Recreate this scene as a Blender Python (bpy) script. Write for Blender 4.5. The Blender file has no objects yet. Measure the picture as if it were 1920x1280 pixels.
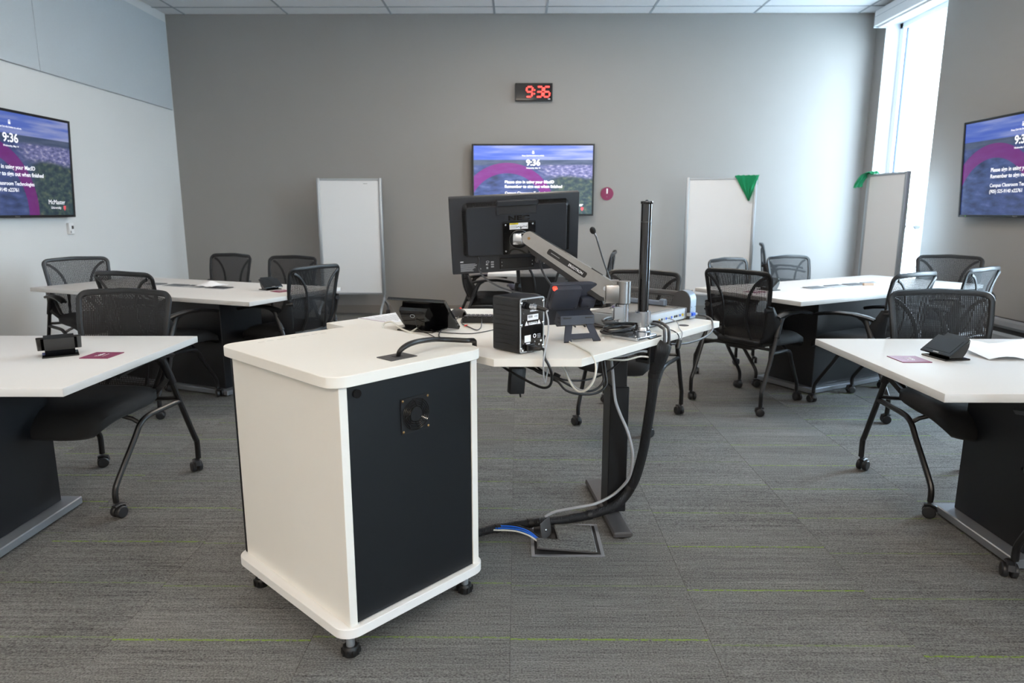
import bpy, bmesh, math, random
from math import radians as R, sin, cos, pi
from mathutils import Vector, Matrix
random.seed(7)
SC = bpy.context.scene
COL = SC.collection
# ------------------------------------------------------------------ camera
cd = bpy.data.cameras.new('camera'); cam = bpy.data.objects.new('camera', cd); COL.objects.link(cam)
cam.location = (0, 0, 1.29)
cam.rotation_euler = (pi/2 - 0.1905, 0, 0.0079)
cd.sensor_width = 36; cd.lens = 23.654; cd.clip_start = .02; cd.clip_end = 300
cd.dof.use_dof = True; cd.dof.focus_distance = 2.5; cd.dof.aperture_fstop = 4.0
SC.camera = cam
# ------------------------------------------------------------------ world, lights, exposure
SC.view_settings.view_transform = 'Standard'; SC.view_settings.look = 'None'
SC.view_settings.gamma = 1; SC.view_settings.use_curve_mapping = False
SC.view_settings.exposure = 0.5
W = bpy.data.worlds.new('overcast_sky'); SC.world = W; W.use_nodes = True
wn = W.node_tree.nodes; wl = W.node_tree.links
for n in list(wn): wn.remove(n)
wo = wn.new('ShaderNodeOutputWorld'); wb = wn.new('ShaderNodeBackground')
wt = wn.new('ShaderNodeTexCoord'); ws = wn.new('ShaderNodeSeparateXYZ'); wr = wn.new('ShaderNodeValToRGB')
wl.new(wt.outputs['Generated'], ws.inputs[0]); wl.new(ws.outputs['Z'], wr.inputs[0])
wr.color_ramp.elements[0].position = 0.0; wr.color_ramp.elements[0].color = (.78, .89, 1, 1)
wr.color_ramp.elements[1].position = 0.6; wr.color_ramp.elements[1].color = (.62, .80, 1, 1)
wl.new(wr.outputs[0], wb.inputs[0]); wb.inputs[1].default_value = 21.0
wl.new(wb.outputs[0], wo.inputs[0])
SC.cycles.max_bounces = 10; SC.cycles.diffuse_bounces = 6; SC.cycles.transparent_max_bounces = 16
SC.cycles.caustics_reflective = False; SC.cycles.caustics_refractive = False
SC.cycles.sample_clamp_indirect = 6
XL, XR, YB, YF, ZC = -4.236, 4.289, 8.641, -3.4, 3.609
WINS = [(7.25, 8.42), (3.75, 4.92), (-1.9, -0.73)]     # windows of the right wall
WZ0, WZ1 = .42, 3.44
def arealight(name, loc, rot, sx, sy, energy, color, portal=False, spread=180):
    l = bpy.data.lights.new(name, 'AREA'); l.shape = 'RECTANGLE'; l.size = sx; l.size_y = sy
    l.energy = energy; l.color = color
    if portal: l.cycles.is_portal = True
    l.spread = R(spread)
    o = bpy.data.objects.new(name, l); COL.objects.link(o); o.location = loc; o.rotation_euler = rot
    return o
for i, (a, b) in enumerate(WINS):                     # sky portals in the window openings
    pass
LAMPS = [(-2.13, 5.2, 12), (2.2, 5.2, 12), (.2, 6.3, 34), (1.9, 6.3, 16), (-2.13, 2.2, 6), (2.2, 2.2, 2), (.031, 2.0, 7), (-2.13, -2.5, 70), (.031, -2.5, 66), (2.2, -2.5, 36)]   # x, y, watts; unseen, added to lift the back wall and cabinet side
WARM = (1.0, .865, .725)
for x, y, w in LAMPS:
    arealight('added_ceiling_lamp', (x, y, ZC-.045), (0, 0, 0), .5, 1.1, w, WARM)

# ------------------------------------------------------------------ helpers
def lin(c):
    c = c/255
    return c/12.92 if c <= .04045 else ((c+.055)/1.055)**2.4
def rgb(r, g, b): return (lin(r), lin(g), lin(b), 1)
def mat(name, color, rough=.5, metal=0, spec=.5, noise=0, nscale=40, bump=0, bscale=200, emit=None, estr=0, coat=0):
    m = bpy.data.materials.new(name); m.use_nodes = True
    nt = m.node_tree; n = nt.nodes; L = nt.links; p = n['Principled BSDF']
    p.inputs['Base Color'].default_value = color; p.inputs['Roughness'].default_value = rough
    p.inputs['Metallic'].default_value = metal; p.inputs['Specular IOR Level'].default_value = spec
    p.inputs['Coat Weight'].default_value = coat
    tc = n.new('ShaderNodeTexCoord')
    if noise:
        t = n.new('ShaderNodeTexNoise'); t.inputs['Scale'].default_value = nscale; t.inputs['Detail'].default_value = 4
        mx = n.new('ShaderNodeMixRGB'); mx.blend_type = 'MULTIPLY'; mx.inputs[0].default_value = 1
        rp = n.new('ShaderNodeMapRange'); rp.inputs[3].default_value = 1-noise; rp.inputs[4].default_value = 1+noise
        L.new(tc.outputs['Object'], t.inputs['Vector']); L.new(t.outputs['Fac'], rp.inputs[0])
        mx.inputs[1].default_value = color; L.new(rp.outputs[0], mx.inputs[2]); L.new(mx.outputs[0], p.inputs['Base Color'])
    if bump:
        t = n.new('ShaderNodeTexNoise'); t.inputs['Scale'].default_value = bscale
        b = n.new('ShaderNodeBump'); b.inputs['Strength'].default_value = bump; b.inputs['Distance'].default_value = .002
        L.new(tc.outputs['Object'], t.inputs['Vector']); L.new(t.outputs['Fac'], b.inputs['Height']); L.new(b.outputs[0], p.inputs['Normal'])
    if emit:
        p.inputs['Emission Color'].default_value = emit; p.inputs['Emission Strength'].default_value = estr
    return m
M = {}
M['wall_grey'] = mat('painted grey wall', rgb(143, 139, 136), .7, bump=.15, bscale=260, noise=.02, nscale=3)
M['wall_white'] = mat('painted white wall', rgb(214, 214, 213), .65, bump=.1, bscale=260, noise=.015, nscale=2)
M['trim_white'] = mat('white trim', rgb(228, 229, 230), .5, noise=.02)
M['acoustic'] = mat('pale acoustic fabric', rgb(186, 192, 196), .9, bump=.5, bscale=700, noise=.03, nscale=60)
M['ceiling'] = mat('ceiling tile', rgb(240, 242, 244), .9, bump=.5, bscale=120, noise=.03, nscale=80)
M['grid'] = mat('ceiling grid', rgb(165, 172, 178), .5, noise=.02)
M['base'] = mat('vinyl skirting', rgb(128, 122, 117), .6, noise=.03)
M['subfloor'] = mat('floor slab', rgb(60, 60, 60), .9, noise=.05)
M['alu'] = mat('satin aluminium', rgb(176, 182, 188), .38, .75, noise=.03, nscale=90)
M['alu_plate'] = mat('silver painted base', rgb(138, 141, 146), .42, .55, noise=.04, nscale=60, bump=.1)
M['white_lam'] = mat('white laminate', rgb(211, 210, 208), .42, noise=.012, nscale=9, bump=.06, bscale=420)
M['lightened_lam'] = mat('lightened white laminate', rgb(231, 228, 221), .42, noise=.012, nscale=9, bump=.06, bscale=420)  # same white laminate, lightened and warmed to match the light on cabinet and desk
M['white_edge'] = mat('white edge band', rgb(232, 231, 229), .42, noise=.01, nscale=20)
M['black_lam'] = mat('black laminate', rgb(11, 15, 20), .42, noise=.12, nscale=30, bump=.08, bscale=500)
M['table_black'] = mat('black table base', rgb(13, 15, 19), .4, noise=.12, nscale=25, bump=.05, bscale=500)
M['black_plastic'] = mat('black plastic', rgb(17, 18, 21), .42, noise=.08, nscale=60, bump=.12, bscale=600)
M['black_gloss'] = mat('glossy black plastic', rgb(12, 12, 14), .12, noise=.05, nscale=40, coat=.5)
M['black_tube'] = mat('black powder coat', rgb(14, 14, 16), .35, spec=.6, noise=.08, nscale=90)
M['chair_plastic'] = mat('charcoal chair plastic', rgb(19, 20, 23), .4, noise=.08, nscale=70, bump=.1, bscale=500)
M['mesh_black'] = mat('black mesh strand', rgb(15, 15, 18), .55, noise=.08, nscale=200)
M['seat_fabric'] = mat('black seat fabric', rgb(12, 13, 15), .75, noise=.15, nscale=200, bump=.5, bscale=900)
M['rubber'] = mat('black rubber', rgb(18, 18, 19), .5, noise=.08, nscale=120)
M['caster'] = mat('caster plastic', rgb(36, 37, 40), .4, noise=.08, nscale=100)
M['monitor_black'] = mat('black monitor plastic', rgb(33, 36, 42), .5, noise=.06, nscale=80, bump=.12, bscale=600)
M['navy_plastic'] = mat('dark slate plastic', rgb(44, 47, 58), .5, noise=.05, nscale=80, bump=.1, bscale=600)
M['chrome'] = mat('polished metal', rgb(196, 200, 206), .16, .95, noise=.04, nscale=50)
M['brushed'] = mat('brushed aluminium', rgb(158, 157, 156), .28, 1.0, noise=.06, nscale=70, bump=.05, bscale=300)
M['screw'] = mat('steel screw', rgb(170, 170, 168), .35, .8, noise=.03)
M['maroon'] = mat('maroon card', rgb(122, 32, 72), .4, noise=.05, nscale=60)
M['white_print'] = mat('white print', rgb(235, 235, 238), .5, noise=.01)
M['grey_print'] = mat('grey print', rgb(150, 152, 156), .5, noise=.01)
M['paper'] = mat('white paper', rgb(236, 238, 242), .6, noise=.015, nscale=30)
M['board'] = mat('whiteboard surface', rgb(226, 228, 230), .3, noise=.012, nscale=4)
M['green_cloth'] = mat('green microfibre', rgb(14, 132, 84), .95, noise=.25, nscale=120, bump=.8, bscale=500)
M['cord_white'] = mat('white cable', rgb(214, 213, 205), .45, noise=.03)
M['cord_grey'] = mat('grey cable', rgb(158, 160, 164), .45, noise=.03)
M['cord_black'] = mat('black cable', rgb(20, 20, 22), .42, noise=.06)
M['cord_dgrey'] = mat('dark grey cable', rgb(58, 60, 64), .42, noise=.06)
M['cord_blue'] = mat('blue cable', rgb(18, 96, 200), .4, noise=.04)
M['blue_plug'] = mat('blue plug', rgb(24, 84, 205), .4, noise=.04)
M['yellow'] = mat('yellow plug', rgb(232, 196, 40), .45, noise=.03)
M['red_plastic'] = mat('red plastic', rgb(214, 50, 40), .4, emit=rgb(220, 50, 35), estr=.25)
M['red_led'] = mat('red light', rgb(255, 60, 40), .4, emit=rgb(255, 48, 30), estr=2.2)
M['clock_digit'] = mat('red lit digit', rgb(255, 40, 40), .4, emit=(1.0, .045, .035, 1), estr=2.6)
M['green_led'] = mat('green light', rgb(120, 220, 60), .4, emit=rgb(120, 220, 60), estr=1.0)
M['dark_grey_body'] = mat('dark grey body', rgb(68, 66, 66), .45, noise=.05, nscale=90)
M['blue_grey_body'] = mat('blue grey metal', rgb(120, 130, 144), .4, .3, noise=.04, nscale=90)
M['silver_body'] = mat('silver body', rgb(178, 182, 186), .4, .35, noise=.04, nscale=90)
M['speckle_top'] = mat('grey stage surface', rgb(118, 114, 110), .6, noise=.2, nscale=400)
M['heater'] = mat('grey heater enamel', rgb(150, 151, 153), .4, .2, noise=.03)
M['heater_dark'] = mat('dark heater slot', rgb(40, 40, 42), .7, noise=.05)
M['brass'] = mat('brass screw', rgb(150, 120, 80), .35, .8, noise=.03)
M['lightbox'] = mat('lamp diffuser', rgb(240, 240, 235), .6, emit=(1, .84, .66, 1), estr=1.2)
M['asphalt'] = mat('pale pavement', rgb(228, 228, 226), .9, noise=.1, nscale=2)
M['car_paint'] = mat('silver car paint', rgb(180, 186, 190), .25, .4, noise=.02)
M['car_glass'] = mat('dark car glass', rgb(60, 66, 72), .1, noise=.02)
M['leaf'] = mat('hedge leaves', rgb(120, 140, 90), .8, noise=.3, nscale=8)
M['label_yellow'] = mat('yellow label', rgb(228, 206, 40), .5, noise=.02)
M['mousegrey'] = mat('dark grey mouse', rgb(52, 50, 50), .4, noise=.05, nscale=80)
M['beige'] = mat('tan card', rgb(176, 150, 128), .6, noise=.05)
M['hatch'] = mat('charcoal hatch', rgb(50, 54, 60), .35, .2, noise=.08, nscale=60)

# carpet: streaks along x, green yarn lines in each tile
def carpet_mat():
    m = bpy.data.materials.new('striped carpet'); m.use_nodes = True
    nt = m.node_tree; n = nt.nodes; L = nt.links; p = n['Principled BSDF']; p.inputs['Roughness'].default_value = .95
    p.inputs['Specular IOR Level'].default_value = .15
    geo = n.new('ShaderNodeNewGeometry'); oi = n.new('ShaderNodeObjectInfo'); tc = n.new('ShaderNodeTexCoord')
    def noise(scale_vec, detail, src=None):
        mp = n.new('ShaderNodeMapping'); mp.inputs['Scale'].default_value = scale_vec
        L.new((src or geo.outputs['Position']), mp.inputs['Vector'])
        a = n.new('ShaderNodeVectorMath'); a.operation = 'ADD'
        cx = n.new('ShaderNodeCombineXYZ'); mu = n.new('ShaderNodeMath'); mu.operation = 'MULTIPLY'; mu.inputs[1].default_value = 37.0
        L.new(oi.outputs['Random'], mu.inputs[0]); L.new(mu.outputs[0], cx.inputs[2])
        L.new(mp.outputs[0], a.inputs[0]); L.new(cx.outputs[0], a.inputs[1])
        t = n.new('ShaderNodeTexNoise'); t.inputs['Scale'].default_value = 1; t.inputs['Detail'].default_value = detail
        L.new(a.outputs[0], t.inputs['Vector']); return t.outputs['Fac']
    streak = noise((1.6, 95, 1), 3); fine = noise((9, 300, 1), 2); broad = noise((.8, 7, 1), 2); speck = noise((170, 230, 1), 2)
    def math_(op, a, b):
        x = n.new('ShaderNodeMath'); x.operation = op
        for i, v in enumerate((a, b)):
            if isinstance(v, (int, float)): x.inputs[i].default_value = v
            else: L.new(v, x.inputs[i])
        return x.outputs[0]
    s = math_('ADD', math_('MULTIPLY', streak, .26), math_('MULTIPLY', fine, .36))
    s = math_('ADD', s, math_('MULTIPLY', broad, .17))
    s = math_('ADD', s, math_('MULTIPLY', speck, .72))
    rp = n.new('ShaderNodeValToRGB'); e = rp.color_ramp.elements
    e[0].position = .50; e[0].color = rgb(42, 42, 41); e[1].position = 1.02; e[1].color = rgb(141, 140, 137)
    L.new(s, rp.inputs[0])
    # green lines: two thin yarns at local y = -.15 and +.16
    sx = n.new('ShaderNodeSeparateXYZ'); L.new(tc.outputs['Object'], sx.inputs[0]); y = sx.outputs['Y']
    def line(y0, w):
        d = math_('ABSOLUTE', math_('SUBTRACT', y, y0), 0); return math_('LESS_THAN', d, w)
    g = math_('MAXIMUM', line(-.1525, .0042), line(.1575, .0042))
    dash = math_('GREATER_THAN', noise((60, 300, 1), 1), .44)
    rs = math_('FRACT', math_('MULTIPLY', oi.outputs['Random'], 7.13), 0)
    g = math_('MULTIPLY', math_('MULTIPLY', g, dash), math_('ADD', math_('MULTIPLY', rs, .75), .15))
    mx = n.new('ShaderNodeMixRGB'); mx.inputs[2].default_value = rgb(118, 146, 44)
    L.new(g, mx.inputs[0]); L.new(rp.outputs[0], mx.inputs[1])
    # per tile tone
    mm = n.new('ShaderNodeMixRGB'); mm.blend_type = 'MULTIPLY'; mm.inputs[0].default_value = 1
    mr = n.new('ShaderNodeMapRange'); mr.inputs[3].default_value = .93; mr.inputs[4].default_value = 1.05
    L.new(oi.outputs['Random'], mr.inputs[0]); L.new(mx.outputs[0], mm.inputs[1]); L.new(mr.outputs[0], mm.inputs[2])
    L.new(mm.outputs[0], p.inputs['Base Color'])
    b = n.new('ShaderNodeBump'); b.inputs['Strength'].default_value = .6; b.inputs['Distance'].default_value = .003
    L.new(math_('ADD', speck, math_('MULTIPLY', fine, .6)), b.inputs['Height']); L.new(b.outputs[0], p.inputs['Normal'])
    return m
M['carpet'] = carpet_mat()

# screen picture: aerial landscape under a blue sky with a magenta arc
def screen_mat(name, strength, W_, H_):
    m = bpy.data.materials.new(name); m.use_nodes = True
    nt = m.node_tree; n = nt.nodes; L = nt.links; p = n['Principled BSDF']
    p.inputs['Base Color'].default_value = (.005, .005, .008, 1); p.inputs['Roughness'].default_value = .22
    tc = n.new('ShaderNodeTexCoord'); sp = n.new('ShaderNodeSeparateXYZ'); L.new(tc.outputs['Object'], sp.inputs[0])
    def f(op, a, b=0):
        x = n.new('ShaderNodeMath'); x.operation = op
        for i, v in enumerate((a, b)):
            if isinstance(v, (int, float)): x.inputs[i].default_value = v
            else: L.new(v, x.inputs[i])
        return x.outputs[0]
    u = f('ADD', f('DIVIDE', sp.outputs['X'], W_), .5); v = f('ADD', f('DIVIDE', sp.outputs['Z'], H_), .5)   # 0..1
    cv = n.new('ShaderNodeCombineXYZ'); L.new(u, cv.inputs[0]); L.new(v, cv.inputs[1])
    def noise(su, sv, det=4):
        mp = n.new('ShaderNodeMapping'); mp.inputs['Scale'].default_value = (su, sv, 1); L.new(cv.outputs[0], mp.inputs['Vector'])
        t = n.new('ShaderNodeTexNoise'); t.inputs['Scale'].default_value = 1; t.inputs['Detail'].default_value = det; L.new(mp.outputs[0], t.inputs['Vector'])
        return t.outputs['Fac']
    def ramp(x, stops):
        r = n.new('ShaderNodeValToRGB'); e = r.color_ramp.elements
        e[0].position, e[0].color = stops[0]; e[1].position, e[1].color = stops[-1]
        for pz, c in stops[1:-1]:
            k = e.new(pz); k.color = c
        L.new(x, r.inputs[0]); return r.outputs[0]
    def mix(fac, a, b, mode='MIX'):
        x = n.new('ShaderNodeMixRGB'); x.blend_type = mode
        for i, q in enumerate((fac, a, b)):
            if isinstance(q, (int, float, tuple)): x.inputs[i].default_value = q
            else: L.new(q, x.inputs[i])
        return x.outputs[0]
    def smooth(x, lo, hi):
        r = n.new('ShaderNodeMapRange'); r.interpolation_type = 'SMOOTHSTEP'; r.inputs[1].default_value = lo; r.inputs[2].default_value = hi
        L.new(x, r.inputs[0]); return r.outputs[0]
    sky = ramp(f('ADD', noise(2.2, 14), f('MULTIPLY', u, .25)), [(.35, rgb(62, 104, 226)), (.6, rgb(112, 140, 236)), (.85, rgb(190, 200, 250))])
    far = ramp(noise(6, 24), [(.3, rgb(60, 84, 120)), (.7, rgb(104, 118, 150))])
    leftland = ramp(noise(9, 14), [(.3, rgb(44, 62, 104)), (.55, rgb(76, 98, 160)), (.75, rgb(120, 136, 196))])
    trees = ramp(noise(26, 20), [(.3, rgb(42, 62, 84)), (.52, rgb(72, 96, 100)), (.68, rgb(118, 132, 112)), (.8, rgb(160, 112, 104))])
    city = ramp(noise(30, 34), [(.3, rgb(86, 96, 150)), (.55, rgb(150, 152, 210)), (.7, rgb(226, 222, 246))])
    land = mix(smooth(u, .55, .72), leftland, trees)
    nb = f('MULTIPLY', noise(5, 5), .14)
    cityband = f('MULTIPLY', smooth(f('ADD', v, nb), .58, .66), smooth(u, .5, .66))
    land = mix(cityband, land, city)
    land = mix(smooth(v, .70, .74), land, far)
    img = mix(smooth(v, .79, .80), land, sky)
    # arc
    du = f('MULTIPLY', f('SUBTRACT', u, .28), W_/H_); dv = f('SUBTRACT', v, .02)
    rr = f('SQRT', f('ADD', f('MULTIPLY', du, du), f('MULTIPLY', dv, dv)))
    band = f('MULTIPLY', smooth(rr, .578, .584), f('SUBTRACT', 1.0, smooth(rr, .730, .736)))
    arc = mix(.78, img, rgb(150, 24, 150))
    img = mix(band, img, arc)
    p.inputs['Emission Strength'].default_value = strength
    L.new(img, p.inputs['Emission Color'])
    return m

class MB:
    """collects shapes; build() links them as one mesh object"""
    def __init__(s): s.bm = bmesh.new()
    def _add(s, verts, faces, T=None):
        vs = [s.bm.verts.new((T @ Vector(v)) if T is not None else v) for v in verts]
        for f in faces:
            try: s.bm.faces.new([vs[i] for i in f])
            except ValueError: pass
        return vs
    def box(s, c, d, T=None, bev=0, seg=1):
        x, y, z = [k/2 for k in d]; cx, cy, cz = c
        v = [(cx+a*x, cy+b*y, cz+e*z) for a in (-1, 1) for b in (-1, 1) for e in (-1, 1)]
        f = [(0, 1, 3, 2), (4, 6, 7, 5), (0, 4, 5, 1), (2, 3, 7, 6), (0, 2, 6, 4), (1, 5, 7, 3)]
        vs = s._add(v, f, T)
        if bev:
            es = set(e for q in vs for e in q.link_edges)
            bmesh.ops.bevel(s.bm, geom=list(es), offset=bev, segments=seg, profile=.5, affect='EDGES')
        return s
    def cyl(s, p0, p1, r0, r1=None, n=16, caps=True, T=None):
        r1 = r0 if r1 is None else r1
        p0, p1 = Vector(p0), Vector(p1); d = (p1-p0).normalized()
        a = d.orthogonal().normalized(); b = d.cross(a)
        vs = []
        for p, r in ((p0, r0), (p1, r1)):
            for i in range(n):
                t = 2*pi*i/n; vs.append(p + (a*cos(t)+b*sin(t))*r)
        f = [(i, (i+1) % n, n+(i+1) % n, n+i) for i in range(n)]
        if caps: f += [tuple(reversed(range(n))), tuple(range(n, 2*n))]
        s._add(vs, f, T); return s
    def tube(s, pts, r, n=8, smooth=0, closed=False, flat=None, T=None):
        """sweep a circle (or ellipse via flat=(normal, ratio)) along pts; r is a number or a list"""
        P = [Vector(p) for p in pts]; rad = r if isinstance(r, (list, tuple)) else [r]*len(P)
        if smooth:
            Q, RR = [], []; N = len(P); rng = N if closed else N-1
            for i in range(rng):
                p0 = P[(i-1) % N] if (closed or i > 0) else P[0]; p1 = P[i]; p2 = P[(i+1) % N]
                p3 = P[(i+2) % N] if (closed or i+2 < N) else P[-1]
                for k in range(smooth):
                    t = k/smooth
                    Q.append(.5*((2*p1)+(-p0+p2)*t+(2*p0-5*p1+4*p2-p3)*t*t+(-p0+3*p1-3*p2+p3)*t**3))
                    RR.append(rad[i]*(1-t)+rad[(i+1) % N]*t)
            if not closed: Q.append(P[-1]); RR.append(rad[-1])
            P, rad = Q, RR
        N = len(P); vs = []; up = None
        for i in range(N):
            if closed: d = P[(i+1) % N]-P[i-1]
            else: d = P[min(i+1, N-1)]-P[max(i-1, 0)]
            d = d.normalized() if d.length > 1e-9 else Vector((0, 0, 1))
            if flat: a = Vector(flat[0]); a = (a-d*a.dot(d)).normalized()
            else:
                if up is None: up = d.orthogonal().normalized()
                a = (up-d*up.dot(d))
                a = a.normalized() if a.length > 1e-6 else d.orthogonal().normalized()
                up = a
            b = d.cross(a); k = flat[1] if flat else 1
            for j in range(n):
                t = 2*pi*j/n; vs.append(P[i]+a*cos(t)*rad[i]*k+b*sin(t)*rad[i])
        f = []
        for i in range(N if closed else N-1):
            o, q = i*n, ((i+1) % N)*n
            f += [(o+j, o+(j+1) % n, q+(j+1) % n, q+j) for j in range(n)]
        if not closed: f += [tuple(reversed(range(n))), tuple(range((N-1)*n, N*n))]
        s._add(vs, f, T); return s
    def prism(s, poly, z0, z1, T=None, axis='z'):
        n = len(poly)
        def q(a, b, c): return {'z': (a, b, c), 'y': (a, c, b), 'x': (c, a, b)}[axis]
        v = [q(a, b, z0) for a, b in poly]+[q(a, b, z1) for a, b in poly]
        f = [tuple(reversed(range(n))), tuple(range(n, 2*n))]+[(i, (i+1) % n, n+(i+1) % n, n+i) for i in range(n)]
        s._add(v, f, T); return s
    def lathe(s, prof, c=(0, 0, 0), n=20, T=None):
        vs = []
        for r, z in prof:
            for i in range(n):
                t = 2*pi*i/n; vs.append((c[0]+r*cos(t), c[1]+r*sin(t), c[2]+z))
        k = len(prof)
        f = [(a*n+i, a*n+(i+1) % n, (a+1)*n+(i+1) % n, (a+1)*n+i) for a in range(k-1) for i in range(n)]
        f += [tuple(reversed(range(n))), tuple(range((k-1)*n, k*n))]
        s._add(vs, f, T); return s
    def sheet(s, grid, t, T=None):
        """solid from a grid of points, thickness t along the averaged normal"""
        h, w = len(grid), len(grid[0]); G = [[Vector(p) for p in r] for r in grid]; top = []; bot = []
        for i in range(h):
            for j in range(w):
                a = G[min(i+1, h-1)][j]-G[max(i-1, 0)][j]; b = G[i][min(j+1, w-1)]-G[i][max(j-1, 0)]
                nn = a.cross(b); nn = nn.normalized() if nn.length > 1e-12 else Vector((0, 0, 1))
                top.append(G[i][j]+nn*t/2); bot.append(G[i][j]-nn*t/2)
        o = h*w; f = []
        for i in range(h-1):
            for j in range(w-1):
                a, b, c, d = i*w+j, i*w+j+1, (i+1)*w+j+1, (i+1)*w+j
                f += [(a, d, c, b), (o+a, o+b, o+c, o+d)]
        for j in range(w-1):
            f += [(j, j+1, o+j+1, o+j), ((h-1)*w+j, o+(h-1)*w+j, o+(h-1)*w+j+1, (h-1)*w+j+1)]
        for i in range(h-1):
            f += [(i*w, o+i*w, o+(i+1)*w, (i+1)*w), (i*w+w-1, (i+1)*w+w-1, o+(i+1)*w+w-1, o+i*w+w-1)]
        s._add(top+bot, f, T); return s
    def ball(s, c, r, n=12, T=None):
        rx, ry, rz = r if isinstance(r, (tuple, list)) else (r, r, r); vs = []; m = n//2
        for i in range(1, m):
            a = pi*i/m
            for j in range(n):
                b = 2*pi*j/n; vs.append((c[0]+rx*sin(a)*cos(b), c[1]+ry*sin(a)*sin(b), c[2]+rz*cos(a)))
        f = [(i*n+j, (i+1)*n+j, (i+1)*n+(j+1) % n, i*n+(j+1) % n) for i in range(m-2) for j in range(n)]
        k = len(vs); vs += [(c[0], c[1], c[2]+rz), (c[0], c[1], c[2]-rz)]
        f += [(k, j, (j+1) % n) for j in range(n)]+[(k+1, (m-2)*n+(j+1) % n, (m-2)*n+j) for j in range(n)]
        s._add(vs, f, T); return s
    def quad(s, pts, T=None): s._add(pts, [(0, 1, 2, 3)], T); return s
    def mesh(s, name, angle=35):
        bmesh.ops.recalc_face_normals(s.bm, faces=s.bm.faces[:])
        me = bpy.data.meshes.new(name); s.bm.to_mesh(me); s.bm.free()
        me.polygons.foreach_set('use_smooth', [True]*len(me.polygons))
        me.set_sharp_from_angle(angle=R(angle)); return me
    def build(s, name, m, parent=None, angle=35, loc=None, rot=None):
        me = s.mesh(name, angle); me.materials.append(m)
        return link(name, me, parent, loc, rot)
def link(name, data, parent=None, loc=None, rot=None):
    o = bpy.data.objects.new(name, data); COL.objects.link(o)
    if parent is not None: o.parent = parent
    if loc is not None: o.location = loc
    if rot is not None: o.rotation_euler = rot
    return o
def tag(o, label=None, cat=None, group=None, kind=None):
    if label: o['label'] = label
    if cat: o['category'] = cat
    if group: o['group'] = group
    if kind: o['kind'] = kind
    return o
def thing(name, label, cat, loc=(0, 0, 0), rz=0, group=None, rot=None):
    o = link(name, None, None, loc, rot or (0, 0, rz)); o.empty_display_size = .05
    return tag(o, label, cat, group)
def struct(o): o['kind'] = 'structure'; return o
def kids(o): return [c for c in bpy.data.objects if c.parent == o]
def copy_tree(o, parent=None, cmap=None):
    if cmap is None:
        cmap = {}
        for c in bpy.data.objects:
            if c.parent: cmap.setdefault(c.parent.name, []).append(c)
    c = o.copy(); COL.objects.link(c)
    if parent is not None: c.parent = parent
    for k in cmap.get(o.name, []): copy_tree(k, c, cmap)
    return c
def text(name, body, size, m, parent, loc, rot=(pi/2, 0, 0), align='LEFT', ext=.0006, sx=1.0, shear=0, spacing=1.0, bold=0):
    c = bpy.data.curves.new(name, 'FONT'); c.body = body; c.size = size; c.align_x = align; c.extrude = ext
    c.resolution_u = 3; c.shear = shear; c.space_character = spacing; c.offset = bold
    t = bpy.data.objects.new('tmp', c); COL.objects.link(t)
    dg = bpy.context.evaluated_depsgraph_get(); me = bpy.data.meshes.new_from_object(t.evaluated_get(dg))
    bpy.data.objects.remove(t); bpy.data.curves.remove(c)
    me.materials.clear(); me.materials.append(m); me.name = name
    if sx != 1: me.transform(Matrix.Diagonal((sx, 1, 1, 1)))
    return link(name, me, parent, loc, rot)
def rrect(x0, x1, y0, y1, r, n=5):
    out = []
    for cx, cy, a in ((x1-r, y0+r, -90), (x1-r, y1-r, 0), (x0+r, y1-r, 90), (x0+r, y0+r, 180)):
        for k in range(n+1):
            t = R(a+90*k/n); out.append((cx+r*cos(t), cy+r*sin(t)))
    return out
def bevel_poly_plate(mb, poly, z0, z1, b=.002, T=None):
    """flat plate with small bevels on its rims"""
    n = len(poly); cx = sum(p[0] for p in poly)/n; cy = sum(p[1] for p in poly)/n
    def inset(k):
        out = []
        for p in poly:
            d = math.hypot(p[0]-cx, p[1]-cy); f = (d-k)/d; out.append((cx+(p[0]-cx)*f, cy+(p[1]-cy)*f))
        return out
    I = inset(b); rings = [(I, z0), (poly, z0+b), (poly, z1-b), (I, z1)]
    v = [(a[0], a[1], z) for q, z in rings for a in q]
    f = [tuple(reversed(range(n))), tuple(range(3*n, 4*n))]
    for k in range(3): f += [(k*n+i, k*n+(i+1) % n, (k+1)*n+(i+1) % n, (k+1)*n+i) for i in range(n)]
    mb._add(v, f, T)

def fit_text(name, body, width, m, parent, loc, rot=(pi/2, 0, 0), align='LEFT', height=None, ext=.0006, bold=0):
    o = text(name, body, 1.0, m, parent, loc, rot, 'LEFT', ext/ max(width, .001), bold=bold)
    xs = [v.co.x for v in o.data.vertices]; ys = [v.co.y for v in o.data.vertices]
    k = width/(max(xs)-min(xs)); kz = height/(max(ys)-min(ys)) if height else k
    dx = {'LEFT': -min(xs), 'CENTER': -(min(xs)+max(xs))/2, 'RIGHT': -max(xs)}[align]
    for v in o.data.vertices: v.co = ((v.co.x+dx)*k, v.co.y*kz, v.co.z*ext/abs(ext/max(width, .001)) if ext else 0)
    return o
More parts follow.
